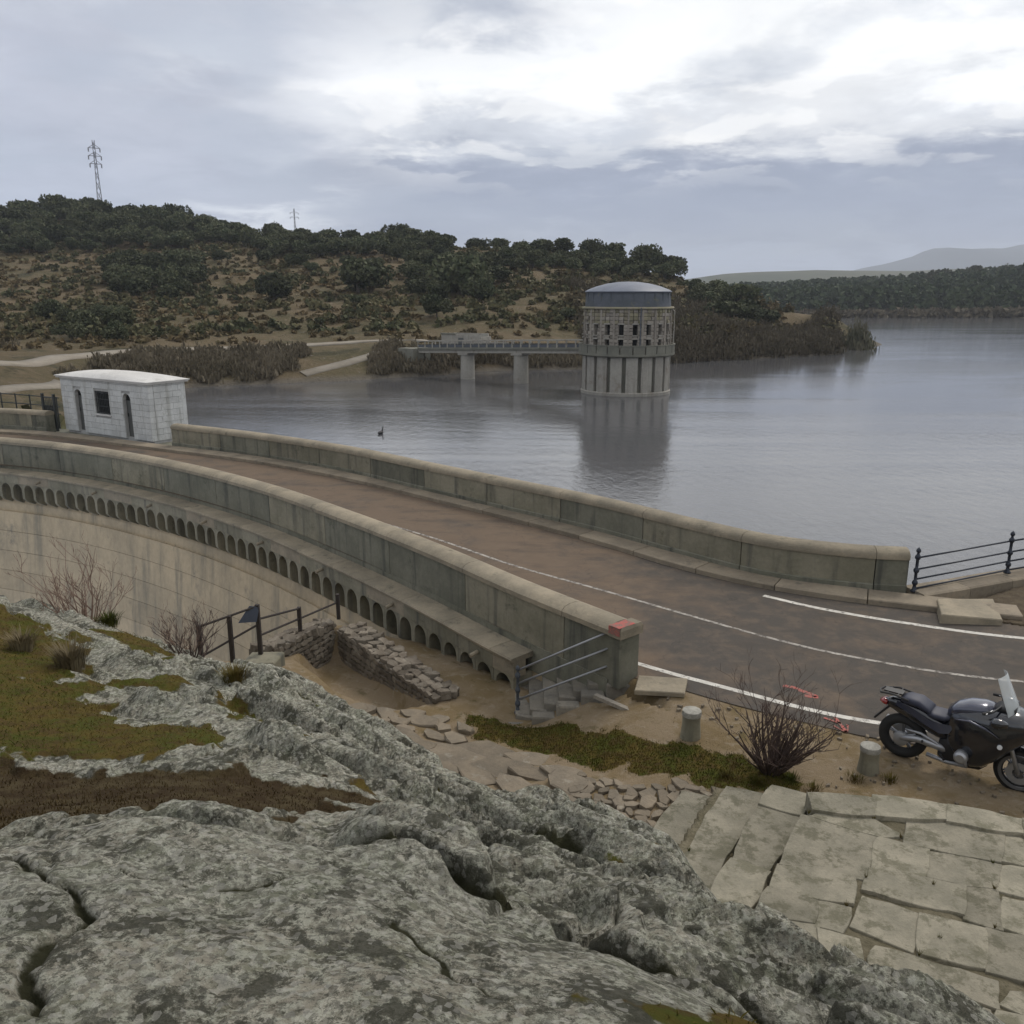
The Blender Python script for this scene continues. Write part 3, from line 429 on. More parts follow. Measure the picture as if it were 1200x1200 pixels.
    z = z-rk*near*0+(moss*.02-brown*.05)*rock+(1-rock)*((fbm(x*1.3, y*1.3, 4, 70)-.5)*.06+(fbm(x*9, y*9, 3, 71)-.5)*.018)
    on = sstep(.0, .5, 0*x+1)
    # under the dam, the road and the paved corner the ground stays just below them
    dn, sn, arc = seg_dist(x, y, NEAR_P); sdn = dn*sn
    up = sstep(.3, .0, sdn)*sstep(2.6, 1.2, x)
    z = z+(np.minimum(z, -1.6)-z)*up
    rdm = sstep(-.35, .05, poly_sd(x, y, ROADP))
    rsd = poly_sd(x, y, ROADP); z = z+(np.maximum(z, -.015)-z)*sstep(-.55, -.05, rsd)*(1-rock); z = z+(np.minimum(z, -.008)-z)*rdm
    pvm = sstep(-.05, .12, poly_sd(x, y, PAVP)); z = z+(np.minimum(z, np.where(x+.2*y > 4.9, .3, -.02))-z)*pvm*(1-rock)
    df, sf, arc2 = seg_dist(x, y, FARX_P); water = sstep(-.1, -.5, df*sf)
    z = z+(-9-z)*water
    if full: return z, rock, moss, brown, gr, seam*rk
    return z
ROADP = [(2.1, 13.3), (2.7, 13.0), (3.6, 12.4), (4.7, 11.7), (5.75, 11.25), (8, 10.65), (12, 10.15), (26, 9.8), (26, 15), (14, 15.2), (10.4, 16), (8.6, 17.2), (7, 18), (5, 20), (2, 20), (1.5, 14)]
PAVP = [(1.6, 9.2), (2.25, 9.85), (3.7, 9.2), (5.2, 9.0), (6.6, 8.3), (7, 7.5), (5, 5), (3, 5), (2.2, 6.5)]
NEAR_P = [tuple(p) for p in NEAR.p[::6]]+[tuple(NEAR.p[-1])]
FARX_P = [tuple(p) for p in FAR.p[::6]]+[(8.5, 17.45), (11.1, 18.4), (14.5, 19.8), (24, 23)]
def hz(x, y): return float(height(np.array([x]), np.array([y]))[0])
NR, NC = 600, 700
rr = .5*(26/.5)**(np.linspace(0, 1, NR)); aa = np.linspace(R(-62), R(62), NC)
gx = rr[:, None]*np.sin(aa)[None, :]; gy = rr[:, None]*np.cos(aa)[None, :]-.15
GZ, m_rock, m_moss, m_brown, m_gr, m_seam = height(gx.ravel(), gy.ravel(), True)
V = np.stack([gx.ravel(), gy.ravel(), GZ], 1); F = gridfaces(NR, NC)[:, ::-1]
keep = (GZ[F] > -8.5).any(1); F = F[keep]
def ground_material():
    m, t, b = _nt('ground_rock_soil'); g = G(t); p = g.pos()
    at = g.n('ShaderNodeAttribute'); at.attribute_name = 'mask'; sp = g.n('ShaderNodeSeparateColor'); g.l(at.outputs['Color'], sp.inputs[0])
    rock, moss, brown = sp.outputs; gr = at.outputs['Alpha']
    ps = g.pos((1, 1.5, 1.2), (0, 0, R(31)))
    n_b = g.noise(ps, .9, 6, .65, .2); n_m = g.noise(p, 10, 9, .74, .1); n_f = g.noise(p, 60, 6, .78); n_l = g.noise(p, 21, 9, .74, .1); n_d = g.noise(p, 5.0, 10, .76, .1)
    vo = g.n('ShaderNodeTexVoronoi'); vo.inputs['Scale'].default_value = 45; g.l(p, vo.inputs['Vector']); spk = vo.outputs['Color']; ss = g.n('ShaderNodeSeparateColor'); g.l(spk, ss.inputs[0])
    col = g.mix(g.sm(n_b, .40, .60), (.225, .22, .18), (.30, .28, .225))
    col = g.mix(g.m('MULTIPLY', g.sm(g.noise(p, 4.1, 8, .7, .1), .46, .60), .55), col, (.135, .150, .098))   # green tint
    col = g.mix(g.m('MULTIPLY', g.sm(n_l, .475, .545), .75), col, (.40, .405, .335))        # pale lichen
    col = g.mix(g.m('MULTIPLY', g.sm(n_m, .52, .60), .65), col, (.52, .50, .42))
    col = g.mix(g.m('MULTIPLY', g.sm(g.noise(p, 30, 7, .78, .1), .50, .56), .7), col, (.10, .098, .078))
    col = g.mix(g.m('MULTIPLY', g.sm(n_d, .505, .565), .85), col, (.042, .042, .030))      # black lichen
    col = g.mix(g.m('MULTIPLY', g.sm(g.noise(p, 45, 7, .8, .1), .53, .60), .75), col, (.05, .05, .038))
    col = g.mix(g.m('MULTIPLY', g.sm(ss.outputs[0], .80, .9), .35), col, (.50, .49, .44)); col = g.mix(g.m('MULTIPLY', g.sm(ss.outputs[1], .82, .9), .45), col, (.07, .07, .06))
    se = g.n('ShaderNodeAttribute'); se.attribute_name = 'seam'; col = g.mix(g.sm(g.m('ADD', se.outputs['Fac'], g.m('MULTIPLY', g.m('SUBTRACT', n_l, .5), .8)), .30, .75), col, (.034, .034, .018))   # crack shade painted in along the relief, with dirt and moss
    soil = g.mix(g.sm(g.noise(p, 1.1, 6, .65, .5), .4, .62), (.225, .175, .115), (.175, .130, .070))
    soil = g.mix(g.m('MULTIPLY', g.sm(g.noise(p, 4.7, 7, .7, .4), .53, .63), .6), soil, (.27, .225, .165))
    soil = g.mix(g.m('MULTIPLY', g.sm(g.noise(p, 3.3, 7, .7, .4), .56, .68), .6), soil, (.085, .072, .03))
    col = g.mix(rock, soil, col)
    gcol = g.mix(g.sm(g.noise(p, 2.4, 6, .7), .4, .6), (.062, .068, .012), (.095, .070, .018))
    gcol = g.mix(g.m('MULTIPLY', g.sm(g.noise(p, 6, 6, .7), .48, .58), .75), gcol, (.070, .045, .018))
    bcol = g.mix(g.sm(g.noise(p, 5, 7, .7), .4, .62), (.042, .028, .014), (.075, .058, .030))
    thin = g.sm(g.m('ADD', moss, g.m('MULTIPLY', g.m('SUBTRACT', n_l, .5), .9)), .35, .6)
    thinb = g.sm(g.m('ADD', brown, g.m('MULTIPLY', g.m('SUBTRACT', n_l, .5), .9)), .35, .6)
    col = g.mix(thin, col, gcol); col = g.mix(thinb, col, bcol)
    k = g.m('ADD', .72, g.m('MULTIPLY', n_f, .56)); vm = g.n('ShaderNodeVectorMath'); vm.operation = 'SCALE'; g.l(col, vm.inputs[0]); g.l(k, vm.inputs[3])
    g.l(vm.outputs[0], b.inputs['Base Color']); b.inputs['Roughness'].default_value = .95; b.inputs['Specular IOR Level'].default_value = .1
    n_v = g.noise(p, 140, 3, .6); h = g.m('ADD', g.m('MULTIPLY', n_f, .30), g.m('ADD', g.m('MULTIPLY', n_l, .9), g.m('ADD', g.m('MULTIPLY', n_v, .12), g.m('MULTIPLY', n_m, .7)))); g.bump(h, .028, b)
    return m
M_ground = ground_material()
# grass on the strip counts as moss in the colour mask
msk = np.stack([m_rock, np.maximum(m_moss, m_gr*.9), m_brown], 1)
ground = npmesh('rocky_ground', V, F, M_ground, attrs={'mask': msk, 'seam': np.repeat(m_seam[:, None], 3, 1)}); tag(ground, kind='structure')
# coarse ground carried on beyond the fine sheet, a little lower
cx, cy = np.meshgrid(np.linspace(-60, 60, 90), np.linspace(-50, 11, 46)); cz = _nb(cx.ravel(), cy.ravel())-.7
cz = np.clip(cz, -18, 7)
tag(npmesh('ground_beyond', np.stack([cx.ravel(), cy.ravel(), cz], 1), gridfaces(46, 90), M_ground, attrs={'mask': np.tile([[.8, .3, .2]], (len(cz), 1))}), kind='structure')
# ---------- grass blades and moss tufts on the ground ----------
def blades(name, pts, zz, hmin, hmax, wd, m, lean=.5):
    n = len(pts); r = np.random.RandomState(n % 1000); a = r.rand(n)*6.283; h = hmin+(hmax-hmin)*r.rand(n)**1.5; la = r.rand(n)*6.283; ll = h*lean*r.rand(n)
    ux, uy = np.cos(a)*wd, np.sin(a)*wd; mx_, my_ = np.cos(la)*ll, np.sin(la)*ll; B = np.stack([pts[:, 0], pts[:, 1], zz-.01], 1)
    o = np.zeros(n)
    P0 = B+np.stack([-ux, -uy, o], 1); P1 = B+np.stack([ux, uy, o], 1); P2 = B+np.stack([mx_*.4+ux*.7, my_*.4+uy*.7, h*.6], 1); P3 = B+np.stack([mx_, my_, h], 1)
    return tag(npmesh(name, np.stack([P0, P1, P2, P3], 1).reshape(-1, 3), np.arange(4*n).reshape(-1, 4), m, smooth=False), kind='stuff')
gv = V; rs = np.random.RandomState(5)
def scatter(mask, n, lo=.5):
    """points on the ground with even density per area where mask is high"""
    area = (rr[:, None]**2*np.ones(NC)[None, :]).ravel(); w_ = np.where(mask > lo, area, 0); w_ /= w_.sum(); i = rs.choice(len(w_), n, p=w_)
    sp = (rr[np.clip(i//NC, 0, NR-1)]*.009)[:, None]; p = gv[i, :2]+(rs.rand(n, 2)-.5)*sp; return p, gv[i, 2]
M_grass = leafmat('grass_blades', (.060, .072, .012), (.115, .085, .024), 1.3); M_dry = leafmat('dry_grass', (.13, .10, .055), (.20, .165, .10), 4.0)
hid = sstep(-.2, .2, 0*m_moss)
P_, Z_ = scatter(m_moss*m_rock, 34000, .6); tag(blades('grass', P_, Z_, .005, .035, .003, M_grass, 1.3), 'short olive green grass growing in the pockets of the rock', 'grass')
P_, Z_ = scatter(m_brown*m_rock, 16000, .65); tag(blades('dry_grass', P_, Z_, .005, .032, .004, leafmat('brown_grass', (.060, .040, .016), (.11, .08, .035), 2)), 'dead brown grass in the hollow behind the near slab of rock', 'grass')
P_, Z_ = scatter(m_gr*(1-m_rock), 26000); tag(blades('grass_strip', P_, Z_, .008, .045, .006, M_grass), 'green grass strip below the steps beside the road', 'grass')
P_, Z_ = scatter((1-m_rock)*(gv[:, 1] < 12.3)*(gv[:, 0] > 2.5)*(gv[:, 1] > 8.8)*(fbm(gv[:, 0]*1.5, gv[:, 1]*1.5, 4, 90) > .52), 6000); tag(blades('sparse_grass', P_, Z_, .01, .035, .005, M_dry), 'thin dry grass on the sand beside the road', 'grass')
# ---------- water ----------
WZ = -4.0
def water_mat():
    m, t, b = _nt('lake_water'); g = G(t)
    b.inputs['Base Color'].default_value = (.085, .086, .092, 1); b.inputs['Roughness'].default_value = .085; b.inputs['IOR'].default_value = 1.33; b.inputs['Specular IOR Level'].default_value = .8
    p = g.pos((1, .55, 1), (0, 0, R(12))); w1 = g.noise(p, 1.7, 5, .65, .5); w2 = g.noise(p, 6.5, 4, .6, .3); w3 = g.noise(g.pos((.25, 1, 1)), .045, 4, .6, .6)
    amp = g.m('ADD', .35, g.m('MULTIPLY', g.sm(w3, .42, .6), .9))
    h = g.m('MULTIPLY', g.m('ADD', w1, g.m('MULTIPLY', w2, .22)), amp); g.bump(h, .024, b)
    return m
wp = [(-600, 43), (-34.2, 43)]+[(float(a), float(b)) for a, b in zip(*FAR.at(np.linspace(0.5, FAR.len, 50), -.6)[:2])]+[(11, 18.7), (25, 24), (1500, 24), (1500, 2500), (-600, 2500)]
wm = MB(); wm.add([(a, b, WZ) for a, b in wp], [tuple(range(len(wp)))])
tag(wm.build('lake_water', water_mat()), kind='structure')
# ---------- the far bank and hillside ----------
_hf = rbf_fit(HP, 1.0)
def hill(x, y):
    x = np.asarray(x, float); y = np.asarray(y, float); z = _hf(x, y)
    on = sstep(-3.4, 0.5, z); rd, _, _ = seg_dist(x, y, [(a, b) for a, b, c in HROAD]); off = sstep(1.5, 6, rd)
    z = z+on*off*((fbm(x*.05, y*.05, 4, 81)-.5)*3.2*sstep(110, 160, y)+(fbm(x*.25, y*.25, 4, 83)-.5)*1.0)
    z = z+np.where(z > -4, 0, -.6)
    return z
ha = np.linspace(R(-48), R(36), 560); hr = 40*(560/40)**np.linspace(0, 1, 330)
hx = hr[:, None]*np.sin(ha)[None, :]; hy = hr[:, None]*np.cos(ha)[None, :]
HZ = hill(hx.ravel(), hy.ravel()); HV = np.stack([hx.ravel(), hy.ravel(), HZ], 1)
dn_, sn_, _ = seg_dist(HV[:, 0], HV[:, 1], [tuple(p) for p in FAR.p[::8]]); HV[:, 2] = np.where((dn_*sn_ > -1.0) & (HV[:, 1] < 60), -12, HV[:, 2]); HV[:, 2] = np.where((HV[:, 0] > -20.5) & (HV[:, 1] < 60), -12, HV[:, 2])
F = gridfaces(330, 560)[:, ::-1]; F = F[(HV[F, 2] > -5.5).any(1)]
def hill_mat():
    m, t, b = _nt('hillside_grass'); g = G(t); p = g.pos()
    a = g.noise(p, .045, 7, .65, .5); c = g.noise(p, .35, 7, .7, .5); f = g.noise(p, 2.2, 6, .75)
    col = g.mix(g.sm(a, .38, .62), (.155, .118, .070), (.108, .093, .05)); col = g.mix(g.m('MULTIPLY', g.sm(c, .50, .62), .7), col, (.185, .142, .09))
    col = g.mix(g.m('MULTIPLY', g.sm(g.noise(p, .12, 7, .7, .7), .54, .64), .75), col, (.05, .05, .028)); col = g.mix(g.m('MULTIPLY', g.sm(g.noise(p, .9, 6, .75), .60, .68), .8), col, (.22, .205, .18))
    z = g.n('ShaderNodeSeparateXYZ'); g.l(g.n('ShaderNodeNewGeometry').outputs['Position'], z.inputs[0])
    col = g.mix(g.m('SUBTRACT', 1, g.sm(z.outputs[2], -3.9, -3.2)), col, (.17, .15, .12))      # bare drawdown margin of the reservoir
    vm = g.n('ShaderNodeVectorMath'); vm.operation = 'SCALE'; g.l(col, vm.inputs[0]); g.l(g.m('ADD', .6, g.m('MULTIPLY', f, .8)), vm.inputs[3]); g.l(vm.outputs[0], b.inputs['Base Color'])
    b.inputs['Roughness'].default_value = .95; g.bump(g.m('ADD', c, f), .5, b); return m
tag(npmesh('hillside', HV, F, hill_mat()), kind='structure')
M_track = mat('pale_gravel', (.26, .235, .195), (.21, .185, .15), (.17, .15, .11), .3, 9, bump=.01)
def strip(name, P, wd, m, up, f, kind='structure', step=1.0):  # a sheet draped on the slope
    c = Curve(P); n = int(c.len/step); ts = np.linspace(0, c.len, n+1); V = []; 
    for o in (-wd/2, 0, wd/2):
        x, y, _, _ = c.at(ts, o); V.append(np.stack([x, y, f(x, y)+up], 1))
    V.append(np.stack([V[0][:, 0], V[0][:, 1], V[0][:, 2]-up*1.3], 1)); V.insert(0, V.pop()); V.append(np.stack([V[3][:, 0], V[3][:, 1], V[3][:, 2]-up*1.3], 1))
    V = np.stack(V, 1).reshape(-1, 3); return tag(npmesh(name, V, gridfaces(n+1, 5), m, smooth=False), kind=kind)
strip('hillside_road', [(a, b) for a, b, c in HROAD], 2.3, M_track, .14, hill)
strip('shore_path', [(-25.6, 105.5), (-22.5, 109), (-19.0, 113.5), (-16, 117)], 1.5, M_track, .12, hill)
strip('bank_path', [(-60, 66), (-46.9, 71.2), (-44.2, 76), (-43.4, 81), (-44.6, 86)], 2.2, M_track, .12, hill)
# scrub, reeds and thickets: masses nobody could count
def leafmass(name, pts, size, hgt, nq, q, m, label, cat, upright=.0, seed=1, flat=.8):
    r = np.random.RandomState(seed); n = len(pts); N = n*nq
    z = hill(pts[:, 0], pts[:, 1]); sz = np.repeat(size, nq); hh = np.repeat(hgt, nq)
    d = r.randn(N, 3); d /= np.linalg.norm(d, axis=1)[:, None]; d[:, 2] = np.abs(d[:, 2]); rad = .55+.45*r.rand(N)**.5
    lump = .8+.35*np.sin(d[:, 0]*5+np.repeat(r.rand(n)*6, nq))*np.cos(d[:, 1]*4+1)
    C = np.repeat(np.c_[pts, z], nq, 0)+d*np.c_[sz*.5, sz*.5, hh]*(rad*lump)[:, None]
    U = r.randn(N, 3); U /= np.linalg.norm(U, axis=1)[:, None]; W = np.cross(U, r.randn(N, 3)); W /= np.linalg.norm(W, axis=1)[:, None]
    if upright:
        W = np.c_[r.randn(N)*.2, r.randn(N)*.2, np.ones(N)]*upright*(.5+r.rand(N))[:, None]; U = np.c_[np.cos(r.rand(N)*6.28), np.sin(r.rand(N)*6.28), np.zeros(N)]*.35
    qs = q*(.6+.8*r.rand(N))[:, None]; V, F = quads(C, U*qs, W*qs); o = npmesh(name, V, F, m, smooth=False); return tag(o, label, cat, kind='stuff')
M_scrub = leafmat('scrub_leaves', (.062, .068, .034), (.11, .098, .05), .3, big=.08); M_twiggy = leafmat('bare_thicket', (.105, .088, .058), (.155, .13, .09), .25, big=.08); M_reed = leafmat('dry_scrub', (.17, .125, .065), (.12, .098, .05), .2, big=.06)
def hs(n, ax, ay, f):
    r = np.random.RandomState(n); X = ax[0]+(ax[1]-ax[0])*r.rand(n*6); Y_ = ay[0]+(ay[1]-ay[0])*r.rand(n*6); P = np.c_[X, Y_]; k = f(X, Y_, r); return P[k][:n]
roadd = lambda x, y: seg_dist(x, y, [(a, b) for a, b, c in HROAD])[0]
def f_s(x, y, r): return (hill(x, y) > .5) & (fbm(x*.06, y*.06, 4, 95) > .42) & (roadd(x, y) > 3.5) & (y > 112)
P_ = hs(2600, (-200, 60), (100, 290), f_s); P_ = np.r_[P_, [(-36+11*a, 49.5-3.2*a) for a in np.linspace(0, 1, 26)]]; r = np.random.RandomState(1); leafmass('scrub', P_, 1.2+1.9*r.rand(len(P_)), .7+.9*r.rand(len(P_)), 46, .24, M_scrub, 'low dark green scrub scattered over the far hillside', 'scrub', seed=2)
def f_d(x, y, r): return (hill(x, y) > -.5) & (fbm(x*.08+9, y*.08, 4, 97) > .34) & (roadd(x, y) > 3) & (y > 100)
P_ = hs(3600, (-170, 60), (95, 250), f_d); leafmass('dry_scrub', P_, .9+1.6*r.rand(len(P_)), .3+.55*r.rand(len(P_)), 26, .20, M_reed, 'tawny dry grass clumps and broom scattered over the far hillside', 'scrub', seed=3)
def f_b(x, y, r):
    z = hill(x, y); return (z > -3.6) & (z < -.5) & (roadd(x, y) > 2.6) & (y > 88) & ((x < -27) | (x > -18) | (y < 103)) & (fbm(x*.15, y*.15, 3, 99) > .36)
P_ = hs(1100, (-75, 14), (88, 128), f_b); leafmass('bank_thicket', P_, 1.6+1.6*r.rand(len(P_)), .7+.8*r.rand(len(P_)), 90, .20, M_twiggy, 'leafless grey brown thicket lining the far bank', 'thicket', upright=1.1, seed=4)
def f_p(x, y, r):
    z = hill(x, y); return (z > -3.9) & (y > 118) & (x > 12) & (x/y < .375) & (fbm(x*.1, y*.1, 3, 101) > .33)
P_ = hs(1500, (12, 78), (120, 185), f_p); leafmass('point_thicket', P_, 2.4+2.6*r.rand(len(P_)), 1.2+2.0*r.rand(len(P_)), 110, .26, M_twiggy, 'leafless grey brown willow thicket covering the wooded point', 'thicket', upright=.8, seed=5)
def f_g(x, y, r):
    z = hill(x, y); return (z > -2.2) & (y > 128) & (x > 10)& (fbm(x*.12+3, y*.12, 3, 105) > .5)
P_ = hs(260, (10, 66), (128, 200), f_g); leafmass('point_scrub', P_, 2.2+2.2*r.rand(len(P_)), 1.6+1.6*r.rand(len(P_)), 80, .24, leafmat('rusty_scrub', (.060, .060, .030), (.09, .070, .038), .2, big=.1), 'green and rust coloured scrub on top of the wooded point', 'scrub', seed=6)
P_ = np.array([(65.5+3.2*r.rand(), 165+5*r.rand()) for _ in range(14)]); tag(leafmass('bush_thicket', P_, 3+1.5*r.rand(14), 3.2+2.4*r.rand(14), 160, .24, leafmat('grey_green_bush', (.085, .085, .055), (.12, .11, .075), .4), 'rounded grey green bush at the very tip of the wooded point', 'bush', upright=1.5, seed=8), kind='stuff')
# ---------- trees: holm oaks ----------
M_bark = mat('oak_bark', (.09, .075, .06), (.13, .11, .09), None, 3, 8, (1, 1, .3), bump=.03, world=False)
def crown_mesh(name, seed, nq=1500, wide=1.0, tall=.8, q=.055, pine=False):
    r = np.random.RandomState(seed); C = []
    nl = 9 if not pine else 7
    lobes = [(r.randn(2)*.22*wide, .45+r.rand()*.35, .26+.13*r.rand()) for _ in range(nl)]+[(np.array([0, 0]), .62, .42)]
    k = nq//len(lobes)
    for (c_, h, rad) in lobes:
        d = r.randn(k, 3); d /= np.linalg.norm(d, axis=1)[:, None]; e = (.62+.38*r.rand(k)**.6)*(1+.25*np.sin(d[:, 0]*7+seed)*np.sin(d[:, 1]*6+d[:, 2]*5))
        C.append(np.c_[c_[0], c_[1], h*tall+.06]+d*np.array([rad*wide, rad*wide, rad*tall])*e[:, None])
    C = np.concatenate(C); n = len(C); U = r.randn(n, 3); U /= np.linalg.norm(U, axis=1)[:, None]; W = np.cross(U, r.randn(n, 3)); W /= np.linalg.norm(W, axis=1)[:, None]
    qs = q*(.6+.8*r.rand(n))[:, None]; V, F = quads(C, U*qs, W*qs*.8)
    o = npmesh(name, V, F, M_oak, smooth=False); me = o.data; bpy.data.objects.remove(o); return me
M_oak = leafmat('oak_leaves', (.050, .062, .032), (.095, .10, .055), .5, big=.15)
CROWNS = [crown_mesh('oak_crown', s_, 3000, 1.0+.15*(s_ % 3-1), .72+.08*(s_ % 2), .038) for s_ in range(7)]
def trunk_mesh(seed):
    r = random.Random(seed); b = MB(); b.tube([(0, 0, -.15), (.01, .01, .12), (.02, -.01, .3)], [.05, .038, .03], 7)
    for k in range(4):
        a = k*1.6+r.random(); b.tube([(.02, 0, .24), (.12*math.cos(a), .12*math.sin(a), .36), (.26*math.cos(a), .26*math.sin(a), .5)], [.022, .015, .006], 5)
    me = b.mesh('oak_trunk', True); me.materials.append(M_bark); return me
TRUNKS = [trunk_mesh(s_) for s_ in range(3)]
def oak(i, x, y, s_, label, group=None, z=None, cat='tree', name='holm_oak', sq=1.0):
    e = empty(name, (x, y, float(hill(np.array([x]), np.array([y]))[0]) if z is None else z), random.random()*6.28, label=label, cat=cat, group=group); e.scale = (s_, s_, s_*(.82+.3*random.random())*sq)
    link('crown', CROWNS[i % 7], e); link('trunk', TRUNKS[i % 3], e); return e
NAMED = {0: 'lone round oak standing above the skyline left of the tall pylon', 1: 'dark round holm oak standing alone on the slope above the bank road', 2: 'broad holm oak with rusty tint, halfway up the slope right of the lone round oak', 3: 'small oak poking above the ridge beside the small pylon'}
for i, (x, y, s_) in enumerate(TREES):
    rg = y > 222
    lab = NAMED.get(i) or ('dark holm oak in the belt along the hill ridge' if rg else 'dark holm oak scattered on the slope of the far hill below the ridge')
    oak(i, x, y, s_*(1.0 if i in NAMED else .95), lab, None if i in NAMED else ('holm oaks along the ridge' if rg else 'holm oaks on the hillside slope'))
# ---------- the far shore: hill covered in pine wood, ridges and mountains behind ----------
FP = [(60, 395, -6), (100, 400, -4.5), (160, 403, -4), (230, 389, -4), (330, 380, -4), (450, 370, -4), (60, 480, -2), (130, 500, -1), (200, 520, 1), (280, 500, 7), (360, 480, 12), (500, 470, 18), (90, 620, 1), (200, 650, 4), (330, 640, 13), (450, 620, 20), (600, 600, 26), (0, 420, -6), (0, 600, -3), (120, 800, 1), (400, 800, 8), (700, 800, 14)]
_ff = rbf_fit(FP, 5)
fx_, fy_ = np.meshgrid(np.linspace(20, 700, 110), np.linspace(360, 800, 80)); fz = _ff(fx_.ravel(), fy_.ravel())+(fbm(fx_.ravel()*.02, fy_.ravel()*.02, 3, 7)-.5)*3-.6*(fy_.ravel() < 400)
tag(npmesh('far_shore_hill', np.c_[fx_.ravel(), fy_.ravel(), fz], gridfaces(80, 110), mat('far_shore_earth', (.06, .055, .035), (.10, .085, .055), None, .05, 8, bump=.3)), kind='structure')
M_pine = leafmat('pine_needles', (.026, .040, .020), (.05, .064, .03), .2, big=.03)
r = np.random.RandomState(77); PX = 40+620*r.rand(9000); PY = 370+330*r.rand(9000); PZ = _ff(PX, PY); k = (PZ > -2.8) & (PX/PY > .24) & (PX/PY < .85); PX, PY, PZ = PX[k][:2600], PY[k][:2600], PZ[k][:2600]
n = len(PX); nq = 46; hgt = np.repeat(6+6*r.rand(n), nq); t_ = r.rand(n*nq); a_ = r.rand(n*nq)*6.28; rad = (1-.75*np.abs(t_-.35)/.65)*hgt*.33*(.5+.5*r.rand(n*nq))
C = np.c_[np.repeat(PX, nq)+np.cos(a_)*rad, np.repeat(PY, nq)+np.sin(a_)*rad, np.repeat(PZ, nq)+hgt*(.12+.88*t_)]
U = r.randn(n*nq, 3); U /= np.linalg.norm(U, axis=1)[:, None]; W = np.cross(U, r.randn(n*nq, 3)); W /= np.linalg.norm(W, axis=1)[:, None]
Vq, Fq = quads(C, U*.95, W*.75); tag(npmesh('pine_wood', Vq, Fq, M_pine, smooth=False), 'dark pine wood covering the far shore of the lake', 'wood', kind='stuff')
P_ = np.c_[90+260*r.rand(500), 399+6*r.rand(500)]
N = 500*30; C = np.repeat(np.c_[P_, _ff(P_[:, 0], P_[:, 1])], 30, 0)+r.randn(N, 3)*[1.2, 1, .9]+[0, 0, 1.2]; U = r.randn(N, 3)*.35; W = r.randn(N, 3)*.35+[0, 0, .5]; Vq, Fq = quads(C, U, W)
tag(npmesh('shore_brush', Vq, Fq, M_twiggy, smooth=False), 'grey brown brush along the waterline of the far shore', 'brush', kind='stuff')
def ridge(name, y, prof, dep, c1, c2):
    V = []; n = len(prof); X = np.linspace(prof[0][0], prof[-1][0], 160); Zr = np.interp(X, [p[0] for p in prof], [p[1] for p in prof]); Zr = Zr+(fbm(X*.004, X*0, 5, int(y) % 50)-.5)*(max(Zr)*.10)
    rows = 9
    for j in range(rows):
        t = j/(rows-1); yy = y-dep*(1-t)*1.0; zz = -6+(Zr+6)*(np.sin(t*1.57))*(1+.12*(fbm(X*.003, X*0+j*.7, 4, 3)-.5)*(1-t)); V.append(np.c_[X, X*0+yy, zz])
    V.append(np.c_[X, X*0+y+dep, X*0-6]); V = np.concatenate(V); tag(npmesh(name, V, gridfaces(rows+1, 160), mat(name, c1, c2, None, .004, 10, bump=2)), kind='structure')
ridge('wooded_ridge', 1700, [(-600, 4), (200, 18), (400, 44), (560, 52), (760, 50), (1000, 62), (1400, 70), (2200, 60)], 500, (.05, .06, .04), (.08, .08, .05))
ridge('mountains', 5200, [(-2500, 0), (900, 10), (1700, 60), (2100, 160), (2450, 262), (2800, 255), (3200, 300), (3800, 340), (5200, 260), (7000, 100)], 1500, (.04, .05, .055), (.055, .065, .065))
# ---------- the road over the dam ----------
def road_mat():
    m, t, b = _nt('worn_asphalt'); g = G(t); p = g.pos(); sx = g.n('ShaderNodeSeparateXYZ'); g.l(p, sx.inputs[0])
    f = g.noise(p, 60, 3, .7); a = g.noise(p, .5, 6, .65, .2); c = g.noise(p, 2.2, 7, .7, .2); d = g.noise(g.pos((.35, 1, 1), (0, 0, R(40))), 1.6, 6, .65, .2)
    dusty = g.m('ADD', g.m('MULTIPLY', g.m('SUBTRACT', 1, g.sm(sx.outputs[0], .5, 5.5)), .55), g.m('MULTIPLY', g.m('SUBTRACT', a, .5), 2.2))
    col = g.mix(g.sm(dusty, .0, .6), (.072, .064, .056), (.135, .100, .072)); col = g.mix(g.m('MULTIPLY', g.sm(c, .45, .65), .4), col, (.155, .118, .086)); col = g.mix(g.m('MULTIPLY', g.sm(d, .50, .68), .45), col, (.060, .052, .045))
    v = g.n('ShaderNodeTexVoronoi'); v.feature = 'DISTANCE_TO_EDGE'; v.inputs['Scale'].default_value = .55; wv = g.n('ShaderNodeVectorMath'); wv.operation = 'ADD'; g.l(p, wv.inputs[0]); nn = g.n('ShaderNodeTexNoise'); nn.inputs['Scale'].default_value = 1.5; nn.inputs['Detail'].default_value = 6; g.l(p, nn.inputs['Vector']); g.l(nn.outputs['Color'], wv.inputs[1]); g.l(wv.outputs[0], v.inputs['Vector'])
    col = g.mix(g.m('MULTIPLY', g.m('SUBTRACT', 1, g.sm(v.outputs[0], .001, .006)), .35), col, (.028, .026, .024))
    vm = g.n('ShaderNodeVectorMath'); vm.operation = 'SCALE'; g.l(col, vm.inputs[0]); g.l(g.m('ADD', .6, g.m('MULTIPLY', f, .8)), vm.inputs[3]); g.l(vm.outputs[0], b.inputs['Base Color']); b.inputs['Roughness'].default_value = .85; g.bump(f, .006, b); return m
M_road = road_mat()
M_conc = mat('old_concrete', (.25, .232, .175), (.18, .17, .125), (.095, .095, .07), .9, 12, bump=.01, rnd=.1, streak=((.085, .085, .075), 3.6, .8))
M_concd = mat('grey_concrete', (.19, .185, .145), (.135, .135, .105), (.075, .078, .058), .8, 12, bump=.01, rnd=.12, streak=((.07, .072, .063), 3.0, .85))
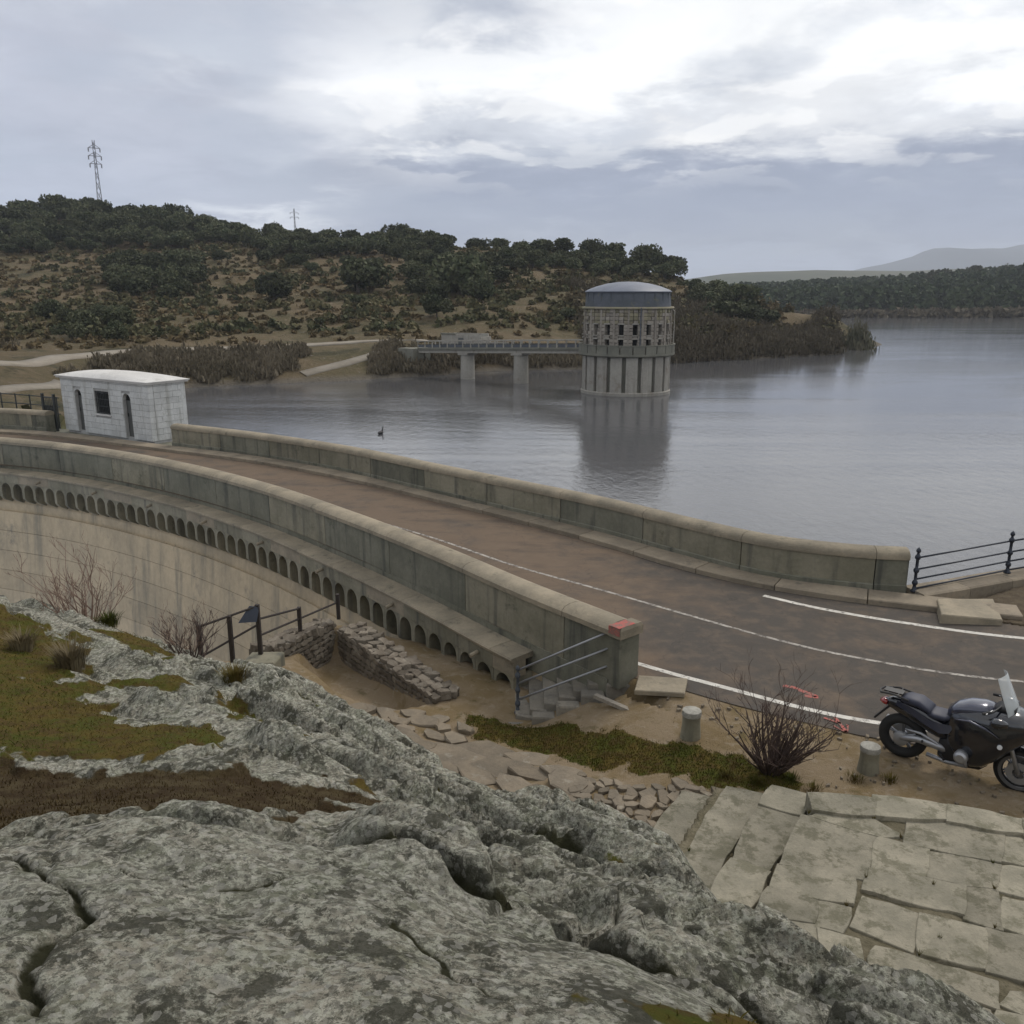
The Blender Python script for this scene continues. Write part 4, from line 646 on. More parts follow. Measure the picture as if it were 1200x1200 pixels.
M_cope = mat('coping_concrete', (.29, .25, .185), (.21, .185, .14), (.11, .105, .08), 1.3, 12, bump=.01, rnd=.08)
M_kerb = mat('kerb_concrete', (.27, .228, .17), (.20, .17, .13), (.12, .11, .09), 1.2, 12, bump=.008)
M_face = mat('dam_face_render', (.46, .375, .255), (.36, .30, .21), (.20, .185, .15), .6, 12, (1, 1, .7), bump=.012, rnd=.07, streak=((.20, .185, .145), 1.9, .8))
M_paint = mat('worn_white_paint', (.60, .58, .53), (.46, .44, .40), (.12, .11, .10), 5, 8, bump=0, rnd=0, stain=(.54, .60))
M_paintw = mat('faded_white_paint', (.40, .375, .335), (.27, .25, .225), (.09, .08, .07), 4, 8, bump=0, rnd=0, stain=(.47, .56))
M_red = mat('red_spray_paint', (.42, .10, .09), (.32, .11, .09), (.17, .13, .11), 9, 6, bump=0, rnd=0, stain=(.44, .56))
def ribbon(name, L, Rr, z, m, parent=None, kind=None):
    """sheet between two plan polylines of equal length"""
    V = [(x, y, z) for x, y in L]+[(x, y, z) for x, y in Rr]; n = len(L)
    F = [(i, i+n, i+n+1, i+1) for i in range(n-1)]
    o = MB().add(V, F).build(name, m, parent); return tag(o, kind=kind)
KERB = catmull([(-34, 41.4), (-27, 40.1), (-21.6, 38.7), (-14.2, 34.75), (-9.95, 32.35), (-6.0, 29.35), (-2.72, 26.3), (0, 23.65), (2.2, 21.35), (4.03, 19.2), (5.6, 17.85), (7.2, 17.0), (8.6, 16.45), (10.4, 15.8), (14, 15.0), (22, 14.2)], .3)
NE = catmull([(-34, 36.2), (-27, 34.2), (-19.3, 31.9), (-15.2, 30.0), (-11.0, 27.1), (-7.2, 23.8), (-4.1, 20.4), (-1.7, 17.55), (.15, 15.1), (1.9, 13.45), (2.5, 13.1), (3.45, 12.4), (4.55, 11.72), (5.6, 11.2), (8, 10.65), (12, 10.15), (22, 9.9)], .3)
def resample(P, n):
    d = np.concatenate([[0], np.cumsum(np.hypot(*np.diff(P, axis=0).T))]); t = np.linspace(0, d[-1], n); return np.c_[np.interp(t, d, P[:, 0]), np.interp(t, d, P[:, 1])]
n_ = 240; A_, B_ = resample(KERB, n_), resample(NE, n_)
road = ribbon('road', [tuple(p) for p in A_], [tuple(p) for p in B_], 0.0, M_road, kind='structure')
def mark(name, P, wd, m, label=None, dash=None):
    c = Curve(P); s = 0; mb = MB()
    ts = np.arange(0, c.len, .25)
    for a, b_ in zip(ts[:-1], ts[1:]):
        if dash and dash(a): continue
        q = []
        for t, o in ((a, -wd/2), (a, wd/2), (b_, wd/2), (b_, -wd/2)):
            x, y, _, _ = c.at(t, o); q.append((float(x), float(y), .004))
        mb.add(q, [(0, 1, 2, 3)])
    o = mb.build(name, m, road)
    if label: o['label'] = label
    return o
mark('centre_line', [(-26, 37.6), (-20.4, 35.2), (-14.5, 31.8), (-9.82, 28.4), (-5.79, 25.3), (-2.4, 22.2), (0, 19.56), (1.88, 17.84), (3.48, 16.33), (4.85, 15.08), (6.12, 14.18), (8.09, 13.3), (11, 12.9), (18, 12.5)], .085, M_paintw, 'thin faded white centre line')
mark('edge_line', [(2.18, 13.93), (2.8, 13.45), (3.53, 12.95), (4.67, 12.17), (5.66, 11.72), (7.4, 11.3), (12, 10.9), (18, 10.7)], .12, M_paint, 'white edge line on the near side')
mark('edge_line', [(5.43, 17.4), (6.36, 16.63), (7.77, 15.82), (9.68, 15.04), (13, 14.4), (20, 13.6)], .13, M_paint, 'white edge line on the lake side')
# red spray marks on the road
def spray(P, wd=.05, z=.004, par=None):
    c = Curve(P); mb = MB(); ts = np.linspace(0, c.len, 8)
    for a, b_ in zip(ts[:-1], ts[1:]):
        mb.add([(*map(float, c.at(t, o)[:2]), z) for t, o in ((a, -wd/2), (a, wd/2), (b_, wd/2), (b_, -wd/2))], [(0, 1, 2, 3)])
    return mb
mb = MB(); 
for P in ([(4.50, 13.02), (4.62, 12.98), (4.74, 12.88)], [(4.72, 12.86), (4.86, 12.72), (4.92, 12.62)], [(4.74, 12.66), (4.84, 12.62), (4.94, 12.60)]):
    q = spray(P, .09); mb.add(q.v, q.f)
o = mb.build('paint_mark', M_red, road); o['label'] = 'red spray painted squiggle beside the white edge line'
# kerb on the lake side, in lengths
kc = Curve([tuple(p) for p in KERB[::6]]+[tuple(KERB[-1])])
kerb = empty('kerb', (0, 0, 0)); tag(kerb, kind='structure'); t = 0.0
while t < kc.len-12:
    mb = MB(); mb.sweep(kc, t+.012, min(t+1.9, kc.len-12)-.012, [(.02, -.05), (.02, .10), (0, .12), (-.62, .13), (-.62, -.05)], .6); mb.build('kerb_stone', M_kerb, kerb); t += 1.9
# ---------- the dam ----------
dam = empty('dam', (0, 15, 0), label='curved masonry dam carrying the road, its downstream face lined with small arched corbels', cat='dam')
OFF = Vector((0, -15, 0))
def damp(mb, name, m, **k):
    o = mb.build(name, m, dam, **k); o.location = OFF; return o
LEN = NEAR.len
damp(MB().sweep(NEAR, 0, LEN-.05, [(-.01, -.57), (-.01, -1.3), (.10, -1.46), (.12, -1.75), (.72, -8), (3, -20), (-3, -20), (-3, -.57)], .6), 'downstream_face', M_face, smooth=False)
for k in range(11):       # lifts of masonry facing, each a little proud of the joint below
    z1 = -1.78-.78*k; z0 = z1-.765; o1 = .16+.094*-(z1+1.78); o0 = .16+.094*-(z0+1.78)
    damp(MB().sweep(NEAR, 6, LEN-.1, [(o1-.2, z1), (o1+.035, z1), (o0+.035, z0), (o0-.2, z0)], .6), 'face_course', M_face)
damp(MB().sweep(NEAR, 0, LEN-.05, [(.02, -.55), (.02, -.02), (-.3, -.02), (-.3, -.55)], .6), 'deck_edge', M_concd)
_u = Curve([tuple(p) for p in FAR.p[::4]]+[tuple(FAR.p[-1])])
damp(MB().sweep(_u, 0, _u.len, [(-.05, -.02), (-.05, -14), (-1.2, -14), (-1.2, -.02)], .6), 'upstream_face', M_concd)
# parapet: panels with open joints under a rounded coping
CP_ = [(.065, .81), (.07, .90), (.0, .965), (-.12, 1.0), (-.30, 1.0), (-.42, .965), (-.46, .90), (-.455, .80)]
t = 0.0; k = 0
while t < LEN-.1:
    e = min(t+3.05, LEN)
    o = MB().sweep(NEAR, t+.006, e-.006, CP_, .5).build('coping_stone', M_cope, dam, sharp=50); o.location = OFF
    damp(MB().sweep(NEAR, t+.01, e-.01, [(.0, -.13), (.0, .798), (-.41, .798), (-.41, -.13)], .5), 'parapet_panel', [M_concd, M_conc, M_concd][k % 3]); t = e; k += 1
# end block of the parapet
x, y, dx_, dy_ = map(float, NEAR.at(LEN)); eb = MB()
def frame_pts(P, ox=x, oy=y, tx=dx_, ty=dy_): return [(ox+tx*a+ty*b, oy+ty*a-tx*b) for a, b in P]
eb.prism(frame_pts([(0.003, -.44), (0.003, .03), (.22, .03), (.22, -.44)]), -.1, .80); damp(eb, 'end_block', M_concd)
eb = MB().prism(frame_pts([(0.003, -.48), (.003, .07), (.27, .07), (.27, -.48)]), .803, 1.0, .04, .05); damp(eb, 'coping_stone', M_cope)
o = MB().prism(frame_pts([(.02, .09), (.02, -.3), (.25, -.3), (.25, .09)]), 1.002, 1.006); damp(o, 'paint_mark', M_red); 
o = MB().prism(frame_pts([(.0, .075), (.0, .079), (.25, .079), (.25, .075)]), .86, .99); damp(o, 'paint_mark', M_red)
# ledge, fascia, corbel arches
t = 0.0; k = 0; LE = LEN-1.95
while t < LE-.2:
    e = min(t+1.65, LE)
    damp(MB().sweep(NEAR, t+.006, e-.006, [(.021, -.135), (.53, -.16), (.55, -.19), (.53, -.245), (.021, -.245)], .55), 'ledge_slab', M_cope)
    damp(MB().sweep(NEAR, t+.004, e-.004, [(.2, -.248), (.48, -.248), (.48, -.56), (.2, -.56)], .55), 'fascia_block', [M_conc, M_cope, M_conc][k % 3]); t = e; k += 1
SP = .60; w2 = .068; ow = SP/2-w2
def arch_unit():
    """one bay of the corbel course: a pier either side of a round arch; local x along the dam, y out, z up"""
    N = 9; pts = [(ow*math.cos(a), ow*math.sin(a)) for a in [math.pi*i/(N-1) for i in range(N)]]; zc_ = -.82
    inner = [(-px, zc_+pz) for px, pz in pts]; out = []
    V = []; F = []
    def add3(P, y0, y1):
        n = len(P); o = len(V); V.extend([(a, y0, b_) for a, b_ in P]+[(a, y1, b_) for a, b_ in P])
        return o, n
    top = -.562; bz = -1.24
    # front and back faces as strips between arch and outline
    outl = []
    for px, pz in inner: outl.append((px*1.0, top))
    o, n = add3(inner, .45, -.02); o2, _ = add3(outl, .45, -.02)
    for i in range(n-1):
        F.append((o+i, o+i+1, o2+i+1, o2+i)); F.append((o+i+n, o+i, o+i, o+i+n)) if False else None
        F.append((o+i, o+n+i, o+n+i+1, o+i+1))
    F = [f for f in F if f]
    mb = MB(); mb.add(V, F)
    for sg in (-1, 1):
        a0, a1 = sorted((sg*ow, sg*(SP/2-.004)))
        mb.add([(a0, .45, top), (a1, .45, top), (a1, .45, bz+.12), (a0, .45, bz+.12), (a0, .40, bz+.04), (a1, .40, bz+.04), (a0, .30, bz-.04), (a1, .30, bz-.04), (a0, -.02, bz-.22), (a1, -.02, bz-.22), (a0, -.02, top), (a1, -.02, top)],
               [(0, 3, 2, 1), (3, 4, 5, 2), (4, 6, 7, 5), (6, 8, 9, 7), (0, 1, 11, 10), (1, 2, 5, 7, 9, 11), (0, 10, 8, 6, 4, 3)])
    return mb.mesh('corbel_arch')
au = arch_unit(); au.materials.append(M_conc); n_ar = int((LE-.05)/SP); t = LE-.05-SP/2
for i in range(n_ar):
    x, y, a, b_ = map(float, NEAR.at(t)); o = link('corbel_arch', au, dam); o.location = (x, y-15, 0)
    o.rotation_euler = (0, 0, math.atan2(-b_, -a)); t -= SP
    if t < 3: break
# dark back of the arch pockets is the face itself; drain spouts in the fascia
for t in np.arange(4.5, LE-1, 3.3):
    x, y, a, b_ = map(float, NEAR.at(t, .5)); mb = MB(); mb.tube([(x, y, -.40), (x+b_*.18, y-a*.18, -.44)], .045, 8); damp(mb, 'drain_spout', M_cope)
# ---------- upstream parapet wall ----------
up = empty('parapet_wall', (0, 24, 0), label='long concrete parapet wall with rounded coping between the road and the lake', cat='wall'); UO = Vector((0, -24, 0))
UP = [(.03, .80), (.035, .89), (-.02, .96), (-.14, 1.0), (-.34, 1.0), (-.46, .96), (-.5, .89), (-.5, .80)]
_g = Curve([tuple(p) for p in FAR.p]); g0 = [float(a) for a in [0]]
dists = _g.L; iL = int(np.argmin(np.abs(_g.p[:, 0]+21.75))); iR = int(np.argmin(np.abs(_g.p[:, 0]+14.35))); sL, sR = float(dists[iL]), float(dists[iR])
def parapet_run(root, off, a, b_, every):
    t = a; k = 0
    while t < b_-.05:
        e = min(t+every, b_)
        if b_-e < .6: e = b_
        o = MB().sweep(FAR, t+.006, e-.006, UP, .5).build('coping_stone', M_cope, root, sharp=50); o.location = off
        o = MB().sweep(FAR, t+.012, e-.012, [(.0, -.02), (.0, .798), (-.46, .798), (-.46, -.3)], .5).build('parapet_panel', [M_conc, M_concd, M_conc][k % 3], root); o.location = off
        o = MB().sweep(FAR, t+.012, e-.012, [(.03, -.02), (.03, .22), (.003, .24), (.003, -.02)], .5).build('plinth', M_concd, root); o.location = off
        t = e; k += 1
parapet_run(up, UO, sR, FAR.len, 2.9)
up2 = empty('parapet_wall', (-24, 40, 0), label='short stretch of parapet wall on the left behind the gatehouse', cat='wall'); parapet_run(up2, Vector((24, -40, 0)), 0, sL, 2.9)
# ---------- steps down to the ledge beside the parapet end ----------
st = empty('stone_stairs', (1.2, 13.4, -.9), label='short flight of worn stone steps going down beside the end of the near parapet', cat='stairs'); SO = Vector((-1.2, -13.4, .9))
M_step = mat('worn_step_stone', (.225, .205, .17), (.17, .16, .14), (.09, .085, .07), 2.5, 9, bump=.01)
for i in range(7):
    xx = 1.82-.25*i; zz = -.06-.125*i; yb = 13.95+.10*(i*.25)
    o = MB().prism([(xx-.26, 13.45+.02*i), (xx+.03, 13.45), (xx+.03, 14.15+.16*i), (xx-.26, 14.3+.16*i)], zz-.3, zz, .015, .015).build('step', M_step, st); o.location = SO
for i in range(5):
    x0, x1 = 2.0-.42*i, 1.6-.42*i; z0, z1 = .02-.2*i, -.0-.2*(i)
    o = MB(); P = [(x0, 13.2), (x1, 13.2+.03), (x1, 13.44), (x0, 13.44)]; o.prism(P, z0-.55, z0-.1, .02, .03); o = o.build('kerb_stone', M_step, st); o.location = SO
# ---------- rubble walls of the small sunken yard ----------
M_rub = mat('rubble_stone', (.20, .175, .14), (.12, .10, .078), (.27, .25, .21), 3, 9, bump=.02, rnd=.3)
M_mortar = mat('earthy_mortar', (.13, .115, .09), (.10, .085, .065), None, 3, 9, bump=.02)
def stone_mesh(seed, m, flat=.5, n=7):
    r = random.Random(seed); P = []
    for k in range(n):
        a = 2*math.pi*k/n+r.uniform(-.42, .42)*6/n; q = r.uniform(.36, .60); P.append((q*math.cos(a)*1.15, q*math.sin(a)*.9))
    mb = MB().prism(P, -flat*.5, flat*.5, .045, .10*flat); mb.v = [(x+r.uniform(-.02, .02), y+r.uniform(-.02, .02), z+r.uniform(-.14, .14)*flat) for x, y, z in mb.v]
    me = mb.mesh('stone'); me.materials.append(m); me.shade_smooth(); me.set_sharp_from_angle(angle=R(18)); return me
RUB = [stone_mesh(k, M_rub, .7, 6+k % 3) for k in range(8)]
def rubble_wall(label, P, zt, zb, th, size):
    (x0, y0), (x1, y1) = P; L_ = math.hypot(x1-x0, y1-y0); dx, dy = (x1-x0)/L_, (y1-y0)/L_; nx, ny = dy, -dx
    e = empty('rubble_wall', (x0, y0, zb), math.atan2(dy, dx), label=label, cat='wall'); mb = MB(); mb.add([(0, .05, 0), (L_, .05, 0), (L_, th, 0), (0, th, 0), (0, .05, zt[0]-zb-.05), (L_, .05, zt[1]-zb-.05), (L_, th, zt[1]-zb-.05), (0, th, zt[0]-zb-.05)], [(0, 3, 2, 1), (4, 5, 6, 7), (0, 1, 5, 4), (1, 2, 6, 5), (2, 3, 7, 6), (3, 0, 4, 7)])
    mb.build('core', M_mortar, e); r = random.Random(len(label)); z = .07
    while True:
        h = size*r.uniform(.7, 1.0); x = 0.0; any_ = False
        while x < L_-.05:
            w_ = size*r.uniform(.9, 1.7); zt_here = (zt[0]+(zt[1]-zt[0])*min(1, (x+w_/2)/L_))-zb
            if z+h*.3 < zt_here:
                o = link('stone', RUB[r.randrange(8)], e); o.location = (x+w_/2, .05, z+h*.4); o.scale = (w_*1.02, h*1.05, size*.55); o.rotation_euler = (R(90), r.uniform(-.15, .15), 0); any_ = True
            x += w_
        z += h*.93
        if not any_ or z > 2: break
    x = 0.0
    while x < L_-.02:
        w_ = r.uniform(.16, .30); zz = zt[0]+(zt[1]-zt[0])*min(1, (x+w_/2)/L_)-zb
        for yy in ((.13, .33, th-.08) if th > .4 else (th/2,)):
            o = link('cap_stone', RUB[r.randrange(8)], e); o.location = (x+w_/2, yy+r.uniform(-.02, .02), zz-.03); o.scale = (w_*1.15, r.uniform(.2, .32) if th > .4 else th*1.2, r.uniform(.1, .22)); o.rotation_euler = (r.uniform(-.15, .15), r.uniform(-.15, .15), r.uniform(-1.5, 1.5))
        x += w_
    return e
rubble_wall('rubble stone wall on the dam side of the small sunken yard', ((-3.7, 16.75), (-1.45, 13.95)), (-.5, -.72), -1.3, .62, .15)
rubble_wall('low brown rubble wall closing the back of the sunken yard', ((-4.62, 14.95), (-3.72, 16.85)), (-.22, -.42), -1.3, .45, .15)
blk = MB().prism([(-4.85, 14.05), (-4.25, 14.1), (-4.2, 14.62), (-4.8, 14.6)], -1.6, -.08, .03, .03).build('concrete_block', M_conc); tag(blk, 'pale concrete block at the foot of the tall dark railing post', 'block')
# ---------- flagstones, loose stones on the path ----------
M_flag = mat('path_stone', (.205, .17, .125), (.15, .128, .098), (.26, .24, .195), 2, 10, bump=.012, rnd=.16)
FL = [stone_mesh(50+k, M_flag, .35, 6+k % 3) for k in range(10)]
def lay(n, poly, smin, smax, seed, th=.10, gap=.86, ang=None, up_=.02, tilt=.06):
    r = random.Random(seed); placed = []; tries = 0
    while len(placed) < n and tries < 6000:
        tries += 1; x = r.uniform(min(p[0] for p in poly), max(p[0] for p in poly)); y = r.uniform(min(p[1] for p in poly), max(p[1] for p in poly)); s_ = r.uniform(smin, smax)
        if poly_sd(np.array([x]), np.array([y]), poly)[0] < 0: continue
        if any(math.hypot(x-a, y-b_) < (s_+c_)*.5*gap for a, b_, c_ in placed): continue
        placed.append((x, y, s_)); o = link('stone', FL[r.randrange(10)], ground); z = hz(x, y)
        o.location = (x, y, z+up_-th*.18); o.scale = (s_*r.uniform(1.0, 1.3), s_*r.uniform(.8, 1.05), th/.35*r.uniform(.7, 1.2)); o.rotation_euler = (r.uniform(-tilt, tilt), r.uniform(-tilt, tilt), (r.uniform(0, 6.28) if ang is None else ang+r.uniform(-.3, .3)))
lay(22, [(-2.9, 13.5), (-2.2, 13.8), (-1.1, 13.4), (-.7, 12.9), (-1.2, 12.2), (-2.0, 11.9), (-2.9, 12.4)], .28, .6, 1, .16, ang=-.5, tilt=.12)
lay(26, [(-1.2, 12.2), (-.4, 12.3), (.5, 11.5), (.9, 10.9), (.6, 10.0), (.0, 10.4), (-1.0, 11.1), (-1.7, 11.5)], .4, .8, 2, .12, gap=.8, ang=-.45)
lay(44, [(.9, 10.9), (1.6, 10.3), (2.1, 9.9), (1.7, 9.2), (1.3, 9.3), (.6, 9.8)], .14, .3, 3, .12, gap=.85)
lay(18, [(1.9, 10.3), (2.9, 9.95), (2.7, 9.75), (2.0, 9.9)], .12, .26, 4, .10)
lay(12, [(-3.4, 13.2), (-2.6, 13.5), (-2.7, 12.7), (-3.4, 12.4)], .14, .34, 5, .2, tilt=.3)
lay(60, [(2.4, 12.5), (4.5, 11.2), (7.5, 10.4), (7.2, 9.3), (5.2, 9.3), (4.2, 10.0), (3.4, 11.2)], .02, .06, 9, .04)
lay(26, [(2.3, 12.9), (4.5, 11.6), (6, 11.1), (6, 10.9), (4.3, 11.3), (2.2, 12.4)], .03, .08, 6, .05)
# ---------- paved corner with three steps ----------
SLABS = [
(.07,[(2.21, 9.78), (2.61, 9.63), (1.99, 8.46), (1.68, 8.93)]),(.07,[(1.68, 8.89), (1.97, 8.42), (1.75, 8.04), (1.44, 8.54)]),
(.20,[(2.74, 9.7), (3.17, 9.55), (2.37, 8.28), (1.98, 8.37)]),(.20,[(1.96, 8.33), (2.34, 8.24), (1.97, 7.63), (1.69, 7.93)]),
(.33,[(3.28, 9.5), (3.64, 9.3), (3.42, 8.93), (3.02, 9.16)]),(.33,[(2.99, 9.11), (3.38, 8.87), (2.74, 7.9), (2.42, 8.1)]),(.33,[(2.39, 8.06), (2.71, 7.86), (2.28, 7.19), (2.05, 7.51)]),
(.46,[(3.36, 8.68), (4.04, 8.32), (3.63, 7.64), (2.88, 7.85)]),(.46,[(2.85, 7.8), (3.52, 7.62), (3.34, 7.26), (2.67, 7.48)]),(.46,[(2.63, 7.44), (3.0, 7.26), (2.88, 6.99), (2.41, 7.12)]),
(.46,[(3.02, 7.23), (3.3, 7.16), (3.12, 6.88), (2.91, 6.99)]),(.46,[(2.38, 7.07), (2.89, 6.92), (2.83, 6.61), (2.23, 6.8)]),(.46,[(4.06, 8.26), (4.48, 8.05), (4.26, 7.67), (3.83, 7.79)]),
(.46,[(4.58, 8.60), (5.48, 8.37), (5.17, 7.9), (4.36, 8.20)]),(.46,[(4.51, 8.02), (5.12, 7.82), (4.89, 7.48), (4.32, 7.65)]),(.46,[(3.8, 7.73), (4.57, 7.47), (4.37, 7.1), (3.59, 7.44)]),
(.46,[(3.52, 7.28), (3.94, 7.07), (3.68, 6.65), (3.29, 6.92)]),(.46,[(4.62, 7.44), (4.88, 7.40), (4.65, 6.92), (4.41, 7.05)]),(.46,[(5.52, 8.27), (6.07, 8.17), (5.79, 7.75), (5.24, 7.9)]),
(.46,[(5.18, 7.79), (5.76, 7.67), (5.48, 7.23), (4.96, 7.44)]),(.46,[(4.93, 7.28), (5.43, 7.14), (5.14, 6.69), (4.71, 6.92)]),(.46,[(3.98, 7.03), (4.47, 6.86), (4.21, 6.42), (3.75, 6.59)]),
(.46,[(4.54, 6.84), (5.11, 6.63), (4.81, 6.17), (4.28, 6.38)]),(.46,[(3.38, 6.62), (3.72, 6.48), (3.61, 6.33), (3.24, 6.44)]),(.46,[(3.79, 6.42), (4.20, 6.24), (4.08, 5.98), (3.66, 6.22)]),
(.46,[(4.37, 6.12), (4.74, 6.04), (4.56, 5.76), (4.2, 5.98)]),(.46,[(2.92, 6.84), (3.2, 6.69), (3.12, 6.42), (2.87, 6.5)]),(.46,[(3.19, 6.28), (3.56, 6.20), (3.5, 5.96), (3.14, 6.1)]),
(.46,[(3.63, 6.12), (4.0, 5.93), (3.89, 5.7), (3.53, 5.86)]),(.50,[(3.6, 9.07), (4.28, 8.97), (4.12, 8.66), (3.55, 8.78)]),(.50,[(4.36, 9.04), (5.12, 8.85), (4.96, 8.60), (4.2, 8.66)]),
(.50,[(5.16, 8.84), (5.83, 8.55), (5.70, 8.32), (5.0, 8.55)]),(.50,[(5.86, 8.53), (6.44, 8.26), (6.3, 8.05), (5.73, 8.28)]),(.47,[(3.60, 8.72), (4.1, 8.62), (4.32, 8.32), (4.08, 8.32), (3.48, 8.66)]),
(.46,[(6.1, 8.1), (6.7, 7.9), (6.5, 7.5), (5.85, 7.7)]),(.46,[(5.82, 7.62), (6.45, 7.45), (6.1, 7.0), (5.55, 7.2)]),(.46,[(5.5, 7.1), (6.0, 6.95), (5.7, 6.4), (5.2, 6.62)]),(.46,[(5.16, 6.58), (5.7, 6.35), (5.3, 5.9), (4.88, 6.12)]),
(.46,[(4.8, 6.0), (5.2, 5.85), (5.0, 5.4), (4.6, 5.7)]),(.46,[(4.1, 5.9), (4.5, 5.7), (4.3, 5.3), (3.9, 5.6)])]
terr = empty('paved_terrace', (4, 7, 0), label='raised corner of worn flagstones with three shallow steps, below the rock', cat='terrace'); TO = Vector((-4, -7, 0))
M_slab = mat('flagstone', (.275, .252, .195), (.195, .182, .14), (.125, .118, .082), 2.2, 14, bump=.010, rnd=.16, stain=(.48, .60))
def lumpy_slab(P, z0, z1, seed):
    """flagstone with an uneven outline, a worn rim and a slightly dished top"""
    r = random.Random(seed); Q = []; n = len(P)
    for i in range(n):
        a, b_ = Vector(P[i]), Vector(P[(i+1) % n]); L_ = (b_-a).length; m_ = max(3, int(L_/.11))
        for k in range(m_):
            t = k/m_; p = a.lerp(b_, t); j = .008 if k else .016; Q.append((p.x+r.uniform(-j, j), p.y+r.uniform(-j, j)))
    cx = sum(p[0] for p in Q)/len(Q); cy = sum(p[1] for p in Q)/len(Q); A = sum(Q[i][0]*Q[(i+1) % len(Q)][1]-Q[(i+1) % len(Q)][0]*Q[i][1] for i in range(len(Q)))
    if A < 0: Q = Q[::-1]
    V = []; F = []; m_ = len(Q); rings = [(.086, z0), (.075, z1-.018), (.071, z1-.006), (.063, z1), (.6, z1+.001), (.28, z1-.001)]; tx, ty = r.uniform(-.009, .009), r.uniform(-.009, .009)
    for s_, z in rings:
        for x, y in Q:
            k_ = s_ if s_ > .2 else 1+s_/max(.15, math.hypot(x-cx, y-cy))*.8
            X, Y_ = cx+(x-cx)*k_, cy+(y-cy)*k_; nz = (float(vnoise(np.array([X*6]), np.array([Y_*6]), seed % 9)[0])-.5)*.014 if z > z0 else 0; V.append((X, Y_, z+nz+(X-cx)*tx+(Y_-cy)*ty))
    for j in range(len(rings)-1):
        for i in range(m_): F.append((j*m_+i, j*m_+(i+1) % m_, (j+1)*m_+(i+1) % m_, (j+1)*m_+i))
    F.append(tuple(range((len(rings)-1)*m_, len(rings)*m_))); mb = MB(); mb.v = V; mb.f = F; return mb
for k, (zz, P) in enumerate(SLABS):
    o = lumpy_slab(P, zz-.25, zz+random.uniform(-.012, .012), k+3).build('flagstone' if zz > .4 else 'step_stone', M_slab, terr, sharp=24); o.location = TO
M_joint = mat('mossy_joint_soil', (.10, .088, .055), (.16, .14, .095), (.06, .06, .03), 3, 8, bump=.02)
def bed(P, z, step=.06):
    xs = np.arange(min(p[0] for p in P), max(p[0] for p in P)+step, step); ys = np.arange(min(p[1] for p in P), max(p[1] for p in P)+step, step); X, Y_ = np.meshgrid(xs, ys)
    zz = z+(fbm(X*4, Y_*4, 4, 8)-.5)*.05; zz = np.where(poly_sd(X, Y_, P) > 0, zz, -.5); return np.c_[X.ravel(), Y_.ravel(), zz.ravel()], gridfaces(len(ys), len(xs)), poly_sd(X, Y_, P).ravel()
for P, z in (([(2.62, 9.78), (3.22, 9.6), (2.42, 8.25), (1.6, 7.2), (1.3, 7.6)], .165), ([(3.22, 9.58), (3.72, 9.35), (3.35, 8.9), (2.3, 7.0), (1.9, 7.2)], .295), ([(3.5, 8.85), (3.66, 9.1), (5.1, 8.92), (6.5, 8.3), (6.9, 7.9), (5.9, 6.2), (4.9, 5.1), (3.4, 5.4), (2.2, 6.6), (2.9, 7.9)], .432)):
    Vb, Fb, sd_ = bed(P, z); Fb = Fb[(sd_[Fb] > -.09).all(1)]; o = npmesh('joint_soil', Vb, Fb, M_joint, terr); o.location = TO
# ---------- bits lying on the ground by the steps ----------
def put(mb, name, m, loc, rot, label, cat, **k):
    o = mb.build(name, m, **k); o.location = loc; o.rotation_euler = rot; return tag(o, label, cat)
put(MB().prism([(-.42, -.25), (.38, -.28), (.45, .22), (-.36, .27)], -.03, .05, .02, .015), 'concrete_slab', M_cope, (2.45, 12.95, hz(2.45, 12.95)+.05), (.06, -.03, -.15), 'flat pale concrete slab lying loose on the ground beside the road edge line', 'slab')
put(MB().box(-.38, .38, -.045, .045, -.03, .03), 'wooden_board', mat('bleached_wood', (.36, .33, .28), (.28, .25, .21), None, 6, 8, (1, 6, 1)), (1.68, 12.72, hz(1.68, 12.72)+.06), (0, .12, -.62), 'short bleached wooden board lying at the foot of the stone stairs', 'board')
def bollard(x, y, h, label, seed, r0=.15):
    z = hz(x, y); r = random.Random(seed); e = empty('stone_bollard', (x, y, z-.05), seed, label=label, cat='bollard')
    MB().lathe([(0.001, 0), (r0*1.12, 0), (r0*1.08, h*.2), (r0*.97, h*.5), (r0*.95, h*.76), (r0*1.02, h*.80)], 12).build('shaft', M_conc, e, sharp=50)
    MB().lathe([(r0*1.02, h*.80), (r0*1.06, h*.86), (r0*1.0, h*.96), (r0*.6, h*1.0), (.001, h*1.0)], 12).build('worn_top', mat('pale_bollard_top', (.36, .35, .31), (.26, .25, .22), (.12, .12, .09), 8, 5), e, sharp=50)
    return e
bollard(2.66, 11.50, .50, 'squat stone bollard with broken pale top at the left, beside the loose slab', 1, .14)
bollard(4.86, 10.42, .46, 'stubby round stone bollard on the sand between the bare bush and the motorcycle', 2, .13)
o = MB()
for P in ([(4.78, 11.9), (4.98, 11.72)], [(4.96, 11.9), (4.96, 11.45)], [(4.84, 11.66), (4.96, 11.45), (5.06, 11.68)]):
    q = spray(P+[tuple(np.array(P[-1])+.001)] if len(P) < 3 else P, .05, .0); o.add(q.v, q.f)
o.v = [(a, b_, max(hz(a, b_), -.0)+.012 if True else 0) for a, b_, c_ in o.v]; o = o.build('paint_arrow', M_red, ground); o['label'] = 'red spray painted arrow on the roadside'
